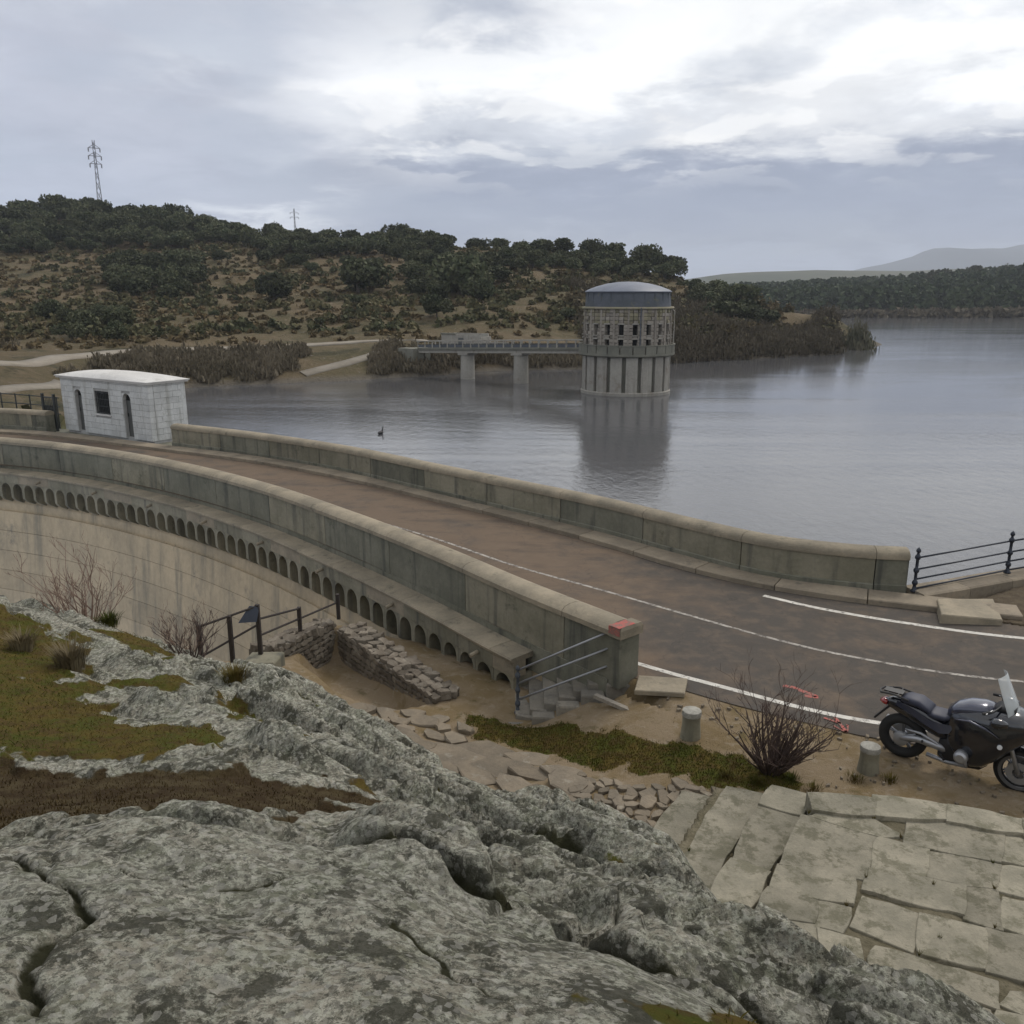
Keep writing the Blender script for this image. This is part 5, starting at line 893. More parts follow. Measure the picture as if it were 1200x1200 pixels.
# ---------- edge of the lake wall on the right: plinth, slabs, earth bed ----------
rw = Curve([(8.55, 17.35), (9.6, 17.75), (11.15, 18.4), (13, 19.1), (17, 20.6), (22, 22.3)]); lw = empty('lake_wall', (8.6, 17.4, -1), label='low mossy stone wall carrying the blue railing on the right', cat='wall')
t = 0.02
while t < rw.len-.1:
    e = min(t+1.3, rw.len); o = MB().sweep(rw, t+.006, e-.006, [(.38, -.4), (.38, .13), (.34, .16), (-.22, .17), (-.25, -6), (.38, -6)], .4).build('wall_stone', M_kerb, lw); o.location = (-8.6, -17.4, 1); t = e
put(MB().prism([(-.6, -.5), (.55, -.72), (1.15, .45), (-.15, .38)], -.2, .12, .02, .02), 'sloping_slab', M_cope, (9.0, 16.35, .05), (.02, .06, .1), 'tilted pale concrete slab bridging the gutter below the blue railing', 'slab')
put(MB().prism([(-.35, -.5), (.7, -.7), (1.6, -.2), (1.2, .45), (.0, .4)], -.2, .14, .02, .02), 'step_block', M_conc, (11.2, 16.6, .05), (.0, -.02, 0), 'grey stone block at the right edge below the blue railing', 'block')
M_bedsoil = mat('dead_leaf_soil', (.12, .095, .06), (.08, .06, .04), (.15, .125, .085), 4, 8, bump=.03)
Vb, Fb, sd_ = bed([(9.3, 15.95), (10.4, 15.45), (12.5, 15.3), (13.5, 18.6), (11.2, 17.9), (9.9, 17.1)], .03); Fb = Fb[(sd_[Fb] > -.09).all(1)]; tag(npmesh('soil_bed', Vb, Fb, M_bedsoil), kind='structure')
# ---------- gatehouse on the dam ----------
M_ash = mat('whitewashed_block', (.58, .59, .58), (.50, .51, .50), (.34, .34, .31), 1.4, 10, bump=.008, rnd=.07, streak=((.34, .34, .31), 4, .6))
M_ashj = mat('pale_mortar', (.40, .40, .39), (.33, .33, .32), None, 3, 8)
M_roofw = mat('white_roof_render', (.60, .59, .57), (.52, .51, .49), (.38, .37, .34), .8, 8, bump=.006)
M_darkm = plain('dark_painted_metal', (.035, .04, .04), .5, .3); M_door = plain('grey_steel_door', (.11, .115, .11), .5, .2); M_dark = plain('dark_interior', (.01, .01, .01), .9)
GX, GY = -21.15, 40.2; GA = math.atan2(36.62-40.35, -15.5+21.35); GL = 6.62; GD = 1.85; GH = 2.46
gh = empty('gatehouse', (GX, GY, .1), GA, label='small white stone gatehouse with low domed roof, two arched doors and a grilled window', cat='building')
OPEN = [(1.05, 1.60, 0, 1.98), (2.62, 3.72, .95, 1.98), (4.72, 5.30, 0, 2.0)]      # door, window, door: x0, x1, z0, z1
def gbox(name, m, *a, par=gh): return MB().box(*a).build(name, m, par)
gbox('floor', M_ashj, .05, GL-.05, .1, GD-.05, -.3, .05)
gbox('rear_wall', M_ash, .0, GL, GD-.2, GD, 0, GH)
def courses(face, L_, holes, seed, hgt=.262):
    """blockwork courses leaving the openings free; every block is a piece"""
    r = random.Random(seed); z = 0; k = 0
    while z < GH-.02:
        z1 = min(z+hgt, GH); x = 0; xs = []; x = -.3*(k % 2)
        while x < L_:
            xs.append((max(0, x), min(L_, x+.62))); x += .62
        for a, b_ in xs:
            segs = [(a, b_)]
            for h0, h1, hz0, hz1 in holes:
                if z1 > hz0+.02 and z < hz1-.02:
                    ns = []
                    for p, q in segs:
                        if h0 > p: ns.append((p, min(q, h0)))
                        if h1 < q: ns.append((max(p, h1), q))
                    segs = [s_ for s_ in ns if s_[1]-s_[0] > .03]
            for p, q in segs:
                j = r.uniform(0, .008); mb = MB()
                if face == 'front': mb.box(p+.006, q-.006, -j, .24, z+.006, z1-.006)
                else: mb.box(L0-.24, L0+j, p+.246+.006, q+.246-.006, z+.006, z1-.006)
                mb.build('wall_block', M_ash, gh)
        z = z1; k += 1
L0 = GL
courses('front', GL, OPEN, 3); courses('side', GD-.45, [], 4)
for (x0, x1, z0, z1) in [(.03, 1.05, 0, GH), (1.60, 2.62, 0, GH), (3.72, 4.72, 0, GH), (5.30, GL-.03, 0, GH), (1.05, 1.60, 1.98, GH), (2.62, 3.72, 1.98, GH), (4.72, 5.30, 2.0, GH), (2.62, 3.72, 0, .95)]:
    gbox('wall_core', M_ashj, x0, x1, .03, .22, z0, z1)
gbox('wall_core', M_ashj, GL-.22, GL-.03, .25, GD-.2, 0, GH-.005); gbox('wall_core', M_ash, 0, .22, .25, GD-.2, 0, GH-.005)
for (x0, x1) in ((1.05, 1.60), (4.72, 5.30)):       # arched head filling the square opening, and the steel door behind
    N = 9; rad = (x1-x0)/2; xm = (x0+x1)/2; zc_ = 1.70; V = []; F = []
    for y in (.0, .22):
        for i in range(N):
            a = math.pi*i/(N-1); V += [(xm-rad*math.cos(a), y, zc_+rad*math.sin(a)), (xm-rad*math.cos(a), y, 1.995)]
    for i in range(N-1):
        a, b_ = 2*i, 2*i+2; F += [(a, a+1, b_+1, b_), (a+2*N, b_+2*N, b_+1+2*N, a+1+2*N), (a, b_, b_+2*N, a+2*N)]
    MB().add(V, F).build('arch_head', M_ash, gh); d = gbox('door', M_door, x0+.005, x1-.005, .17, .20, .01, 1.66); gbox('fanlight', M_dark, x0+.005, x1-.005, .18, .205, 1.665, 1.99)
    MB().box(x0+.07, x0+.10, .14, .17, .95, 1.1).build('handle', M_darkm, d)
wn = gbox('window', M_dark, 2.63, 3.71, .18, .2, .96, 1.97); mb = MB()
for i in range(9): xx = 2.68+.122*i; mb.box(xx-.012, xx+.012, .04, .06, .96, 1.97)
for zz in (1.0, 1.3, 1.62, 1.92): mb.box(2.63, 3.71, .03, .05, zz-.014, zz+.014)
mb.torus(.14, .018, (3.17, .05, 2.02), 'y', 16, 6); mb.build('window_grille', M_darkm, wn); gbox('sill', M_roofw, 2.56, 3.78, -.05, .2, .88, .945)
gbox('cornice', M_roofw, -.12, GL+.12, -.12, GD+.12, GH, GH+.07)
V = []; F = []; nx_, ny_ = 25, 13
for j in range(ny_):
    for i in range(nx_):
        u, v = i/(nx_-1), j/(ny_-1); x = -.17+(GL+.34)*u; y = -.17+(GD+.34)*v; e = (1-(2*u-1)**2)**.55*(1-(2*v-1)**2)**.6 if 0 < i < nx_-1 and 0 < j < ny_-1 else 0; V.append((x, y, GH+.11+.27*e))
for j in range(ny_-1):
    for i in range(nx_-1): a = j*nx_+i; F.append((a, a+1, a+nx_+1, a+nx_))
mb = MB().add(V, F); mb.box(-.17, GL+.17, -.17, GD+.17, GH+.072, GH+.108); mb.build('domed_roof', M_roofw, gh, sharp=40)
# dark gate beside the gatehouse, fence on the left bank wall
gt = empty('metal_gate', (-22.35, 40.7, 0), -.5, label='dark metal gate between the gatehouse and the short left parapet', cat='gate')
for x in (0, .85): MB().box(x-.05, x+.05, -.05, .05, 0, 1.75).build('gate_post', M_darkm, gt)
for k in range(7): MB().tube([(.1+.11*k, 0, .08), (.1+.11*k, 0, 1.6)], .016, 5).build('bar', M_darkm, gt)
for z in (.12, .85, 1.58): MB().box(.05, .8, -.02, .02, z-.025, z+.025).build('rail', M_darkm, gt)
MB().box(.08, .78, .025, .035, .15, 1.2).build('sheet_panel', M_door, gt)
bf = empty('wire_fence', (-26, 43.5, 0), 0, label='thin dark railing on the bank behind the short left parapet', cat='fence'); q = Curve([(-36, 48.0), (-30, 46.0), (-25.2, 44.0), (-22.6, 42.6)])
for t in np.arange(0, q.len, 1.1): x, y, _, _ = map(float, q.at(t)); o = MB().tube([(x, y, -2), (x, y, 1.35)], .035, 6).build('post', M_darkm, bf); o.location = (26, -43.5, 0)
for z in (.5, .85, 1.3):
    o = MB().tube([(float(q.at(t)[0]), float(q.at(t)[1]), z) for t in np.linspace(0, q.len, 20)], .028, 5).build('rail', M_darkm, bf); o.location = (26, -43.5, 0)
# ---------- intake tower ----------
M_tst = mat('tower_stone', (.30, .272, .232), (.235, .21, .18), (.16, .15, .13), .9, 10, bump=.02, rnd=.16)
M_tpan = mat('pale_render', (.34, .325, .285), (.28, .265, .235), (.20, .165, .13), .35, 12, bump=.01, rnd=.08, streak=((.18, .16, .135), 1.6, .5))
M_tring = mat('mossy_concrete', (.20, .195, .16), (.155, .155, .13), (.11, .115, .08), .6, 12, bump=.012, rnd=.08)
M_band = mat('weathered_zinc', (.10, .11, .13), (.08, .09, .10), (.17, .165, .10), .5, 10, rough=.6, bump=.005)
M_dome = mat('pale_zinc_roof', (.19, .21, .26), (.15, .17, .21), (.22, .23, .25), .4, 8, rough=.5, bump=.004)
M_mossy = mat('yellow_lichen_stone', (.225, .21, .135), (.25, .22, .17), (.14, .14, .08), .7, 10, bump=.02, rnd=.16)
TX, TY = 12.35, 93.6; tw = empty('intake_tower', (TX, TY, WZ), 0, label='round stone intake tower rising from the lake under a shallow zinc dome', cat='tower')
MB().lathe([(0.01, -3), (4.35, -3), (4.35, 4.1), (0.01, 4.1)], 40).build('drum_core', M_tring, tw)
MB().lathe([(4.3, -3), (4.85, -3), (4.85, .28), (4.75, .36), (4.3, .36)], 48).build('foot_ring', M_tpan, tw)
for k in range(18):
    a0 = 2*math.pi*k/18+.045; a1 = 2*math.pi*(k+1)/18-.045
    MB().lathe([(4.3, .3), (4.72, .3), (4.72, 4.0), (4.3, 4.0)], 4, a0=a0, a1=a1).add([(r_*math.cos(a), r_*math.sin(a), z) for a in (a0, a1) for r_, z in ((4.3, .3), (4.72, .3), (4.72, 4.0), (4.3, 4.0))], [(3, 2, 1, 0), (4, 5, 6, 7)]).build('wall_panel', M_tpan, tw)
MB().lathe([(4.2, 4.0), (5.0, 4.0), (5.15, 4.12), (5.15, 4.32), (4.2, 4.32)], 48).build('balcony_slab', M_tring, tw)
NB = 24
for k in range(NB):
    a0, a1 = 2*math.pi*k/NB+.012, 2*math.pi*(k+1)/NB-.012
    MB().lathe([(4.98, 4.325), (5.12, 4.325), (5.12, 5.12), (4.98, 5.12)], 3, a0=a0, a1=a1).add([(r_*math.cos(a), r_*math.sin(a), z) for a in (a0, a1) for r_, z in ((4.98, 4.325), (5.12, 4.325), (5.12, 5.12), (4.98, 5.12))], [(3, 2, 1, 0), (4, 5, 6, 7)]).build('balcony_panel', M_tring, tw)
MB().lathe([(4.92, 5.123), (5.18, 5.123), (5.18, 5.22), (4.92, 5.22), (4.92, 5.123)], 48).build('balcony_rail', M_tring, tw)
# upper drum: rusticated stones in courses round two rows of openings
RU = 4.6; NS = 60; rs_ = random.Random(9); hts = [4.33+.375*i for i in range(13)]
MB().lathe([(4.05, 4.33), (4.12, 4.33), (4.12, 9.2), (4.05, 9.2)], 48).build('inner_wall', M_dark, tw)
stone_c = {}
for ci in range(12):
    z0, z1 = hts[ci], hts[ci+1]
    for k in range(NS):
        ph = (k+.5*(ci % 2)); kk = k % 3
        low = ci in (2, 3) and kk in (0,); high = ci in (5, 6, 7) and kk in (0,)
        if low or high: continue
        a0 = 2*math.pi*k/NS; a1 = a0+2*math.pi/NS; key = rs_.randrange(5); mt = M_mossy if ci >= 8 and rs_.random() < .7 else M_tst
        kx = (key, mt.name)
        if kx not in stone_c:
            q = MB(); ro = RU+.02+.035*key; dA = 2*math.pi/NS; g_ = .006
            q.add([(r_*math.cos(a), r_*math.sin(a), z) for a in (g_, dA/2, dA-g_) for r_, z in ((4.13, .01), (ro-.04, .01), (ro, .07), (ro, .30), (ro-.04, .365), (4.13, .365))],
                  [(6*i+j, 6*i+6+j, 6*i+6+(j+1) % 6, 6*i+(j+1) % 6) for i in range(2) for j in range(6)]+[(5, 4, 3, 2, 1, 0), (12, 13, 14, 15, 16, 17)]); me = q.mesh('wall_stone'); me.materials.append(mt); stone_c[kx] = me
        if math.sin(a0+.06) < .35 and len([1]) : pass
        if math.sin(a0+.06) > .25: continue            # the lake side, seen by nobody, is one plain ring below
        o = link('wall_stone', stone_c[kx], tw); o.location = (0, 0, z0); o.rotation_euler = (0, 0, a0)
b_ = math.asin(.25)
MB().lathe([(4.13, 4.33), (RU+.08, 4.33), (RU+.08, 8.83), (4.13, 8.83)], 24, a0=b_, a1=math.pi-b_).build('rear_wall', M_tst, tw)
for k in range(0, NS, 3):       # lintels over the openings, pilasters between
    a = 2*math.pi*(k+.5)/NS
    if math.sin(a) > .2: continue
    for z in (hts[4]-.02, hts[8]-.02):
        o = MB().box(RU-.3, RU+.18, -.34, .34, 0, .12).build('lintel', M_tpan, tw); o.location = (0, 0, z); o.rotation_euler = (0, 0, a)
    o = MB().box(RU-.3, RU+.20, -.32, .32, 0, .09).build('sill', M_tpan, tw); o.location = (0, 0, hts[5]-.06); o.rotation_euler = (0, 0, a)
    o = MB().box(RU-.05, RU+.16, -.10, .10, 0, 4.45).build('pilaster', M_tst, tw); o.location = (0, 0, 4.34); o.rotation_euler = (0, 0, a+math.pi*3/NS)
MB().lathe([(4.1, 8.83), (4.86, 8.83), (4.92, 8.92), (4.86, 9.06), (4.1, 9.06)], 48).build('cornice', M_mossy, tw)
MB().lathe([(4.1, 9.063), (4.55, 9.063), (4.5, 9.7), (4.42, 10.55), (4.1, 10.6)], 48).build('zinc_band', M_band, tw, sharp=40)
for k in range(24):
    a = 2*math.pi*k/24; o = MB().box(4.44, 4.52, -.03, .03, 0, 1.36).build('seam', M_band, tw); o.location = (0, 0, 9.1); o.rotation_euler = (0, 0, a)
MB().lathe([(4.58, 10.52), (4.6, 10.6), (4.3, 10.78), (3.4, 11.12), (2.2, 11.42), (1.0, 11.58), (.01, 11.62)], 48).build('dome', M_dome, tw, sharp=60)
# rainwater pipe and ladder frame standing on the balcony
for a, nm in ((-.12, 'downpipe'), (-.24, 'downpipe')):
    MB().tube([(4.95*math.cos(a), 4.95*math.sin(a), 4.3), (4.95*math.cos(a), 4.95*math.sin(a), 8.6), (4.6*math.cos(a), 4.6*math.sin(a), 8.9)], .06, 6).build(nm, M_tpan, tw)
a = -1.42; MB().tube([(4.9*math.cos(a), 4.9*math.sin(a), 4.3), (4.9*math.cos(a), 4.9*math.sin(a), 9.0)], .06, 6).build('downpipe', M_band, tw)
# ---------- footbridge to the tower ----------
BX0, BY0, BX1, BY1 = -11.6, 113.2, TX-3.6, TY+3.4; bl = math.hypot(BX1-BX0, BY1-BY0); ba = math.atan2(BY1-BY0, BX1-BX0); bz0, bz1 = -.55, .42
fb = empty('footbridge', (BX0, BY0, bz0), ba, label='slender concrete footbridge on two piers joining the shore to the intake tower', cat='bridge'); sl_ = (bz1-bz0)/bl
def shear(mb): mb.v = [(x, y, z+sl_*x) for x, y, z in mb.v]; return mb
shear(MB().box(0, bl, -1.0, 1.0, -.15, 0)).build('deck', M_tring, fb); shear(MB().box(0, bl, -.85, -.55, -.5, -.153).box(0, bl, .55, .85, -.5, -.153)).build('girder', M_tpan, fb)
for sy in (-1, 1):
    shear(MB().box(0, bl, sy*.98-.05, sy*.98+.05, .92, 1.02)).build('top_rail', M_tpan, fb); shear(MB().box(0, bl, sy*.98-.05, sy*.98+.05, .003, .16)).build('kerb', M_tring, fb)
    shear(MB().box(0, bl, sy*.98-.02, sy*.98+.02, .52, .58)).build('mid_rail', M_darkm, fb)
    nb = int(bl/1.25)
    for k in range(nb+1): xx = k*bl/nb; shear(MB().box(max(0, xx-.07), min(bl, xx+.07), sy*.98-.045, sy*.98+.045, .163, .918)).build('post', M_tpan, fb)
    for k in range(nb): 
        xx = (k+.5)*bl/nb; shear(MB().box(xx-.5, xx+.5, sy*.98-.015, sy*.98+.015, .2, .5)).build('infill_panel', M_band, fb)
for px in (7.7, 16.2):
    z0 = WZ-2-bz0; shear(MB().box(px-.8, px+.8, -.95, .95, -.75, -.503)).build('pier_cap', M_tpan, fb)
    V = MB().lathe([(.01, z0), (.95, z0), (.9, z0+1.9), (.84, -.752+sl_*px), (.01, -.752+sl_*px)], 20); V.v = [(x+px, y*1.05, z) for x, y, z in V.v]; V.build('pier', M_tpan, fb, sharp=50)
ab = empty('valve_house', (-9.6, 119.5, -1.2), ba+.25, label='low roofless pale stone building on the bank at the shore end of the footbridge', cat='building')
for nm, a in (('front_wall', (0, 6, -.2, .1, 0, 2.2)), ('side_wall', (0, .3, .103, 3, 0, 2.1)), ('side_wall', (5.7, 6, .103, 3, 0, 1.9)), ('rear_wall', (.303, 5.697, 2.7, 3, 0, 2.3)), ('step_wall', (6.1, 10, -.1, .1, 0, 1.3))): MB().box(*a).build(nm, M_tpan, ab)
MB().box(-.1, 2.2, -.3, .3, 2.203, 2.4).build('cap', M_tring, ab); MB().box(2.6, 3.4, -.21, -.2, .3, 1.8).build('door', M_door, ab)
for sx, sy, w_, d_, h_ in ((-16.0, 121.5, 2.6, 1.2, 1.2), (-13.6, 116.0, 2.8, .9, 1.5)):
    pass
aw = MB().box(-1.4, 1.4, -1.6, 1.6, -3.5, .1).build('bridge_abutment', M_tring); aw.location = (-12.9, 114.4, -.62); aw.rotation_euler = (0, 0, ba); tag(aw, 'concrete block where the footbridge lands on the shore', 'abutment')
# ---------- pylons ----------
M_steel = plain('galvanised_steel', (.26, .27, .30), .7, .1)
def pylon(x, y, z, h, label, arms):
    e = empty('pylon', (x, y, z), .5, label=label, cat='pylon'); b0, b1 = h*.032, h*.009; f = lambda t: b0+(b1-b0)*min(1, t/.8)
    for sx in (-1, 1):
        for sy in (-1, 1): MB().tube([(sx*f(0), sy*f(0), 0), (sx*f(.8), sy*f(.8), h*.8), (sx*f(1), sy*f(1), h)], h*.0035, 4).build('leg', M_steel, e)
    mb = MB(); n = 11
    for i in range(n):
        t0, t1 = i/n, (i+1)/n; a, b_ = f(t0), f(t1)
        for s1, s2 in (((-1, -1), (1, -1)), ((1, -1), (1, 1)), ((1, 1), (-1, 1)), ((-1, 1), (-1, -1))):
            mb.tube([(s1[0]*a, s1[1]*a, h*t0), (s2[0]*b_, s2[1]*b_, h*t1)], h*.002, 3, False); mb.tube([(s2[0]*a, s2[1]*a, h*t0), (s1[0]*b_, s1[1]*b_, h*t1)], h*.002, 3, False)
    mb.build('lattice', M_steel, e)
    for q, L_ in arms:
        m2 = MB().tube([(-L_*h, 0, h*q), (L_*h, 0, h*q)], h*.004, 4); m2.tube([(-L_*h, 0, h*q), (0, 0, h*(q+.035))], h*.003, 3); m2.tube([(L_*h, 0, h*q), (0, 0, h*(q+.035))], h*.003, 3); arm = m2.build('cross_arm', M_steel, e)
        for sx in (-1, 1): MB().tube([(sx*L_*h, 0, h*q), (sx*L_*h, 0, h*(q-.035))], h*.006, 5).build('insulator', M_steel, arm)
pylon(-150.5, 330, 22, 38, 'tall lattice pylon on the ridge at the upper left', ((.93, .05), (.86, .055), (.79, .05)))
pylon(-104, 430, 26, 20, 'small distant pylon just showing above the ridge', ((.9, .1), (.8, .1)))
# waterbird
wb = empty('waterbird', (-10.0, 64.5, WZ), 1.2, label='small dark bird swimming on the lake beyond the parapet', cat='bird'); M_bird = plain('dark_plumage', (.02, .02, .022), .7)
MB().loft([(-.42, .10, .14, .03), (-.3, .02, .20, .10), (-.05, -.04, .24, .16), (.15, -.03, .23, .14), (.28, .04, .20, .07)], 12, 2).tube([(.2, 0, .15), (.30, 0, .30), (.31, 0, .42), (.36, 0, .47), (.42, 0, .46)], [.07, .045, .04, .055, .03], 8).build('body', M_bird, wb, smooth=True); MB().tube([(.41, 0, .465), (.53, 0, .45)], [.018, .006], 5).build('beak', plain('beak_horn', (.3, .2, .06), .5), wb)
# ---------- railings ----------
M_blue = plain('blue_black_paint', (.022, .028, .042), .45, .3); M_galv = plain('galvanised_pipe', (.30, .31, .33), .45, .6); M_navy = plain('dark_blue_grey_paint', (.06, .07, .085), .6, .1)
def cast_post(h, k=1.0):
    """turned post with collars and a ball finial"""
    pr = [(.001, 0), (.075, 0), (.075, .03), (.045, .06), (.036, .12)]
    for f in (.22, .52, .84):
        z = h*f; pr += [(.032, z-.06), (.052, z-.035), (.062, z), (.052, z+.035), (.032, z+.06)]
    pr += [(.030, h*.92), (.024, h*.94), (.046, h*.97), (.05, h*1.0), (.04, h*1.035), (.014, h*1.06), (.001, h*1.09)]
    return MB().lathe([(a*k, b_) for a, b_ in pr], 12)
rl = empty('iron_railing', (8.62, 17.3, .15), 0, label='blue black iron railing with ball topped posts and four rails beside the lake', cat='railing')
pp = [(8.62, 17.32, .12), (11.25, 18.45, .165), (13.9, 19.5, .2), (17.2, 20.8, .2), (21, 22.1, .2)]
for x, y, z in pp: o = cast_post(.92).build('post', M_blue, rl, smooth=True); o.location = (x-8.62, y-17.3, z-.15)
for h in (.07, .28, .50, .76):
    for a, b_ in zip(pp[:-1], pp[1:]): o = MB().tube([(a[0], a[1], a[2]+h), (b_[0], b_[1], b_[2]+h)], .021, 8).build('rail', M_blue, rl, smooth=True); o.location = (-8.62, -17.3, -.15)
er = empty('pipe_railing', (.1, 13.75, -.9), 0, label='three galvanised pipe rails closing off the stone stairs beside the parapet end', cat='railing'); EO = Vector((-.1, -13.75, .9))
o = cast_post(.86, .8).build('post', M_navy, er, smooth=True); o.location = (0, 0, .02)
for z0, z1 in ((-.06, .88), (-.31, .58), (-.62, .26)): o = MB().tube([(.1, 13.75, z0), (1.72, 13.33, z1)], .021, 8).build('rail', M_galv, er, smooth=True); o.location = EO
o = MB().box(1.68, 1.80, 13.22, 13.34, -.05, .93).build('end_post', M_navy, er); o.location = EO
# dark railing by the sunken yard
dr = empty('angle_iron_railing', (-4.6, 14.5, -.25), 0, label='dark angle iron railing by the sunken yard with one tall post and rusty rails', cat='railing'); DO = Vector((4.6, -14.5, .25)); M_rust = plain('rusty_dark_iron', (.035, .028, .024), .8, .2)
PS = [(-5.38, 13.7, -.2, .80, .035), (-4.98, 14.1, -.2, .82, .035), (-4.6, 14.5, -.28, .88, .036), (-4.18, 15.75, -.14, .36, .035), (-3.68, 17.0, -.38, .18, .035)]
for x, y, z0, z1, w_ in PS: o = MB().box(x-w_, x+w_, y-w_, y+w_, z0, z1).build('post', M_rust, dr); o.location = DO
for a, b_ in (((-5.38, 13.7, .77), (-4.6, 14.5, .85)), ((-5.38, 13.7, .22), (-4.6, 14.5, .50)), ((-4.6, 14.5, .60), (-4.18, 15.75, .33)), ((-4.6, 14.5, .28), (-4.18, 15.75, .12)), ((-4.18, 15.75, .12), (-3.68, 17.0, .0))):
    o = MB().tube([a, b_], .022, 6).build('rail', M_rust, dr); o.location = DO
sg = MB().prism([(-.17, -.15), (.15, -.11), (.16, .16), (-.02, .17)], 0, .012).build('notice_plate', plain('blue_grey_sheet', (.07, .085, .12), .4, .4)); sg.location = (-4.72, 14.38, .72); sg.rotation_euler = (R(82), R(14), R(28)); tag(sg, 'bent blue grey metal plate seen from behind, fixed to the tall dark railing post', 'sign')
# ---------- bare bushes ----------
M_twig = mat('grey_brown_twig', (.065, .046, .04), (.10, .072, .06), None, 8, 4, world=False, bump=0); M_twigr = mat('reddish_twig', (.16, .105, .08), (.22, .16, .125), None, 8, 4, world=False, bump=0)
def bare_bush(name, loc, n, h, spread, m, label, seed, r0=.018, sub=3):
    r = random.Random(seed); e = empty(name, loc, 0, label=label, cat='bush'); tw = MB(); st_ = MB()
    def grow(mb, p, d, L_, rad, lvl):
        P = [p]; q = Vector(p); dd = Vector(d).normalized(); k = 5
        for i in range(k):
            dd = (dd+Vector((r.uniform(-1, 1), r.uniform(-1, 1), r.uniform(-.5, .8)))*.13).normalized(); q = q+dd*(L_/k); P.append(q.copy())
        mb.tube(P, [rad*(1-.85*i/k)+.0012 for i in range(k+1)], 6 if lvl == 0 else 4, lvl == 0)
        if lvl < sub:
            for i in range(2 if lvl else 4):
                t = r.randrange(1, k+1); a = r.uniform(0, 6.28); nd = (dd+Vector((math.cos(a), math.sin(a), r.uniform(-.1, .7)))*.75).normalized(); grow(tw, P[t], nd, L_*r.uniform(.35, .6), rad*(1-.85*t/k)*.65+.001, lvl+1)
    for i in range(n):
        a = r.uniform(0, 6.28); t = r.uniform(.1, 1)*spread; grow(st_, Vector((math.cos(a)*.07*t, math.sin(a)*.07*t, -.08)), (math.cos(a)*t, math.sin(a)*t, 1), h*r.uniform(.65, 1.05)/(1+.15*t), r0*r.uniform(.6, 1.2), 0)
    st_.build('stems', m, e, smooth=True); tw.build('twigs', m, e); return e
b1 = bare_bush('bare_bush', (3.52, 10.42, hz(3.52, 10.42)), 36, 1.08, 1.0, M_twig, 'leafless dark multi stemmed bush on the roadside, left of the motorcycle', 5, .026)
bare_bush('bare_bush', (-5.3, 9.95, hz(-5.3, 9.95)-.05), 17, 1.0, .95, M_twigr, 'leafless reddish bush on the crest of the rock against the dam face', 8, .014)
bare_bush('bare_bush', (-3.95, 9.75, hz(-3.95, 9.75)-.1), 12, .7, .9, M_twig, 'small scraggy bare bush behind the rock crest, left of the dark railing', 9, .012)
bare_bush('bare_bush', (-5.35, 13.2, hz(-5.35, 13.2)), 9, .9, .7, M_twigr, 'thin reddish saplings at the left foot of the dark railing', 12, .008)
def tussock(loc, n, h, label, seed, m):
    r = np.random.RandomState(seed); x, y = loc; a = r.rand(n)*6.283; q = .12*r.rand(n); P = np.c_[x+np.cos(a)*q, y+np.sin(a)*q]; Z = np.full(n, hz(x, y))
    L_ = h*(.5+.5*r.rand(n)); le = (.2+.5*r.rand(n))*L_; w_ = .004; ux, uy = -np.sin(a)*w_, np.cos(a)*w_; o0 = np.zeros(n); B = np.c_[P, Z-.02]
    V = [B+np.c_[-ux, -uy, o0], B+np.c_[ux, uy, o0], B+np.c_[np.cos(a)*le*.35+ux, np.sin(a)*le*.35+uy, L_*.62], B+np.c_[np.cos(a)*le*.35-ux, np.sin(a)*le*.35-uy, L_*.62], B+np.c_[np.cos(a)*le, np.sin(a)*le, L_*.95]]
    V = np.stack(V, 1).reshape(-1, 3); i = np.arange(n)*5; F = np.concatenate([np.stack([i, i+1, i+2, i+3], 1), np.stack([i+3, i+2, i+4, i+4], 1)]); me = bpy.data.meshes.new('tussock'); me.from_pydata(V.tolist(), [], [tuple(f) if f[2] != f[3] else tuple(f[:3]) for f in F.tolist()]); me.materials.append(m)
    return tag(link('grass_tussock', me), label, 'grass')
tussock((-4.3, 7.7), 420, .36, 'pale dry grass tussock at the left edge of the mossy pocket', 3, M_dry); tussock((-5.0, 8.1), 260, .26, 'dry grass tussock below the ledge at the far left', 4, M_dry)
tussock((-2.76, 7.82), 300, .2, 'olive tussock in the rock crack below the concrete block', 5, M_grass); tussock((-4.85, 9.6), 300, .2, 'olive tussock at the foot of the reddish bush', 6, M_grass); tussock((-3.7, 13.4), 260, .3, 'brown tussock on the lip of the sunken yard', 7, M_dry)
for i, (x, y) in enumerate([(3.3, 10.15), (3.75, 10.2), (3.95, 9.95), (2.9, 10.35), (4.6, 10.2), (5.05, 10.15)]): tag(tussock((x, y), 120, .12, 'small green tuft on the sand near the bare bush', 20+i, M_grass), group='green tufts by the roadside')
def sprig(x, y, z, n, h, seed):
    r = random.Random(seed); mb = MB()
    for i in range(n):
        a = r.uniform(0, 6.28); l = h*r.uniform(.5, 1); k = r.uniform(.2, .7)*l; w_ = .003; mb.add([(x-w_, y, z-.01), (x+w_, y, z-.01), (x+math.cos(a)*k, y+math.sin(a)*k, z+l)], [(0, 1, 2)])
    return mb
jw = MB()
for i, (x, y) in enumerate([(3.66, 7.62), (4.3, 7.5), (4.9, 7.45), (3.3, 7.2), (4.32, 8.3), (3.45, 8.75), (5.1, 7.85), (2.9, 7.9), (4.0, 6.75), (4.6, 6.9), (5.2, 7.0), (3.72, 6.55), (4.15, 8.62), (2.4, 8.2), (2.0, 8.4), (3.1, 6.6)]):
    q = sprig(x, y, .45 if x > 2.9 else .2, 26, .07, i); jw.add(q.v, q.f)
tag(jw.build('joint_weeds', M_grass), 'small green weeds growing in the joints of the paved corner', 'weeds', kind='stuff')
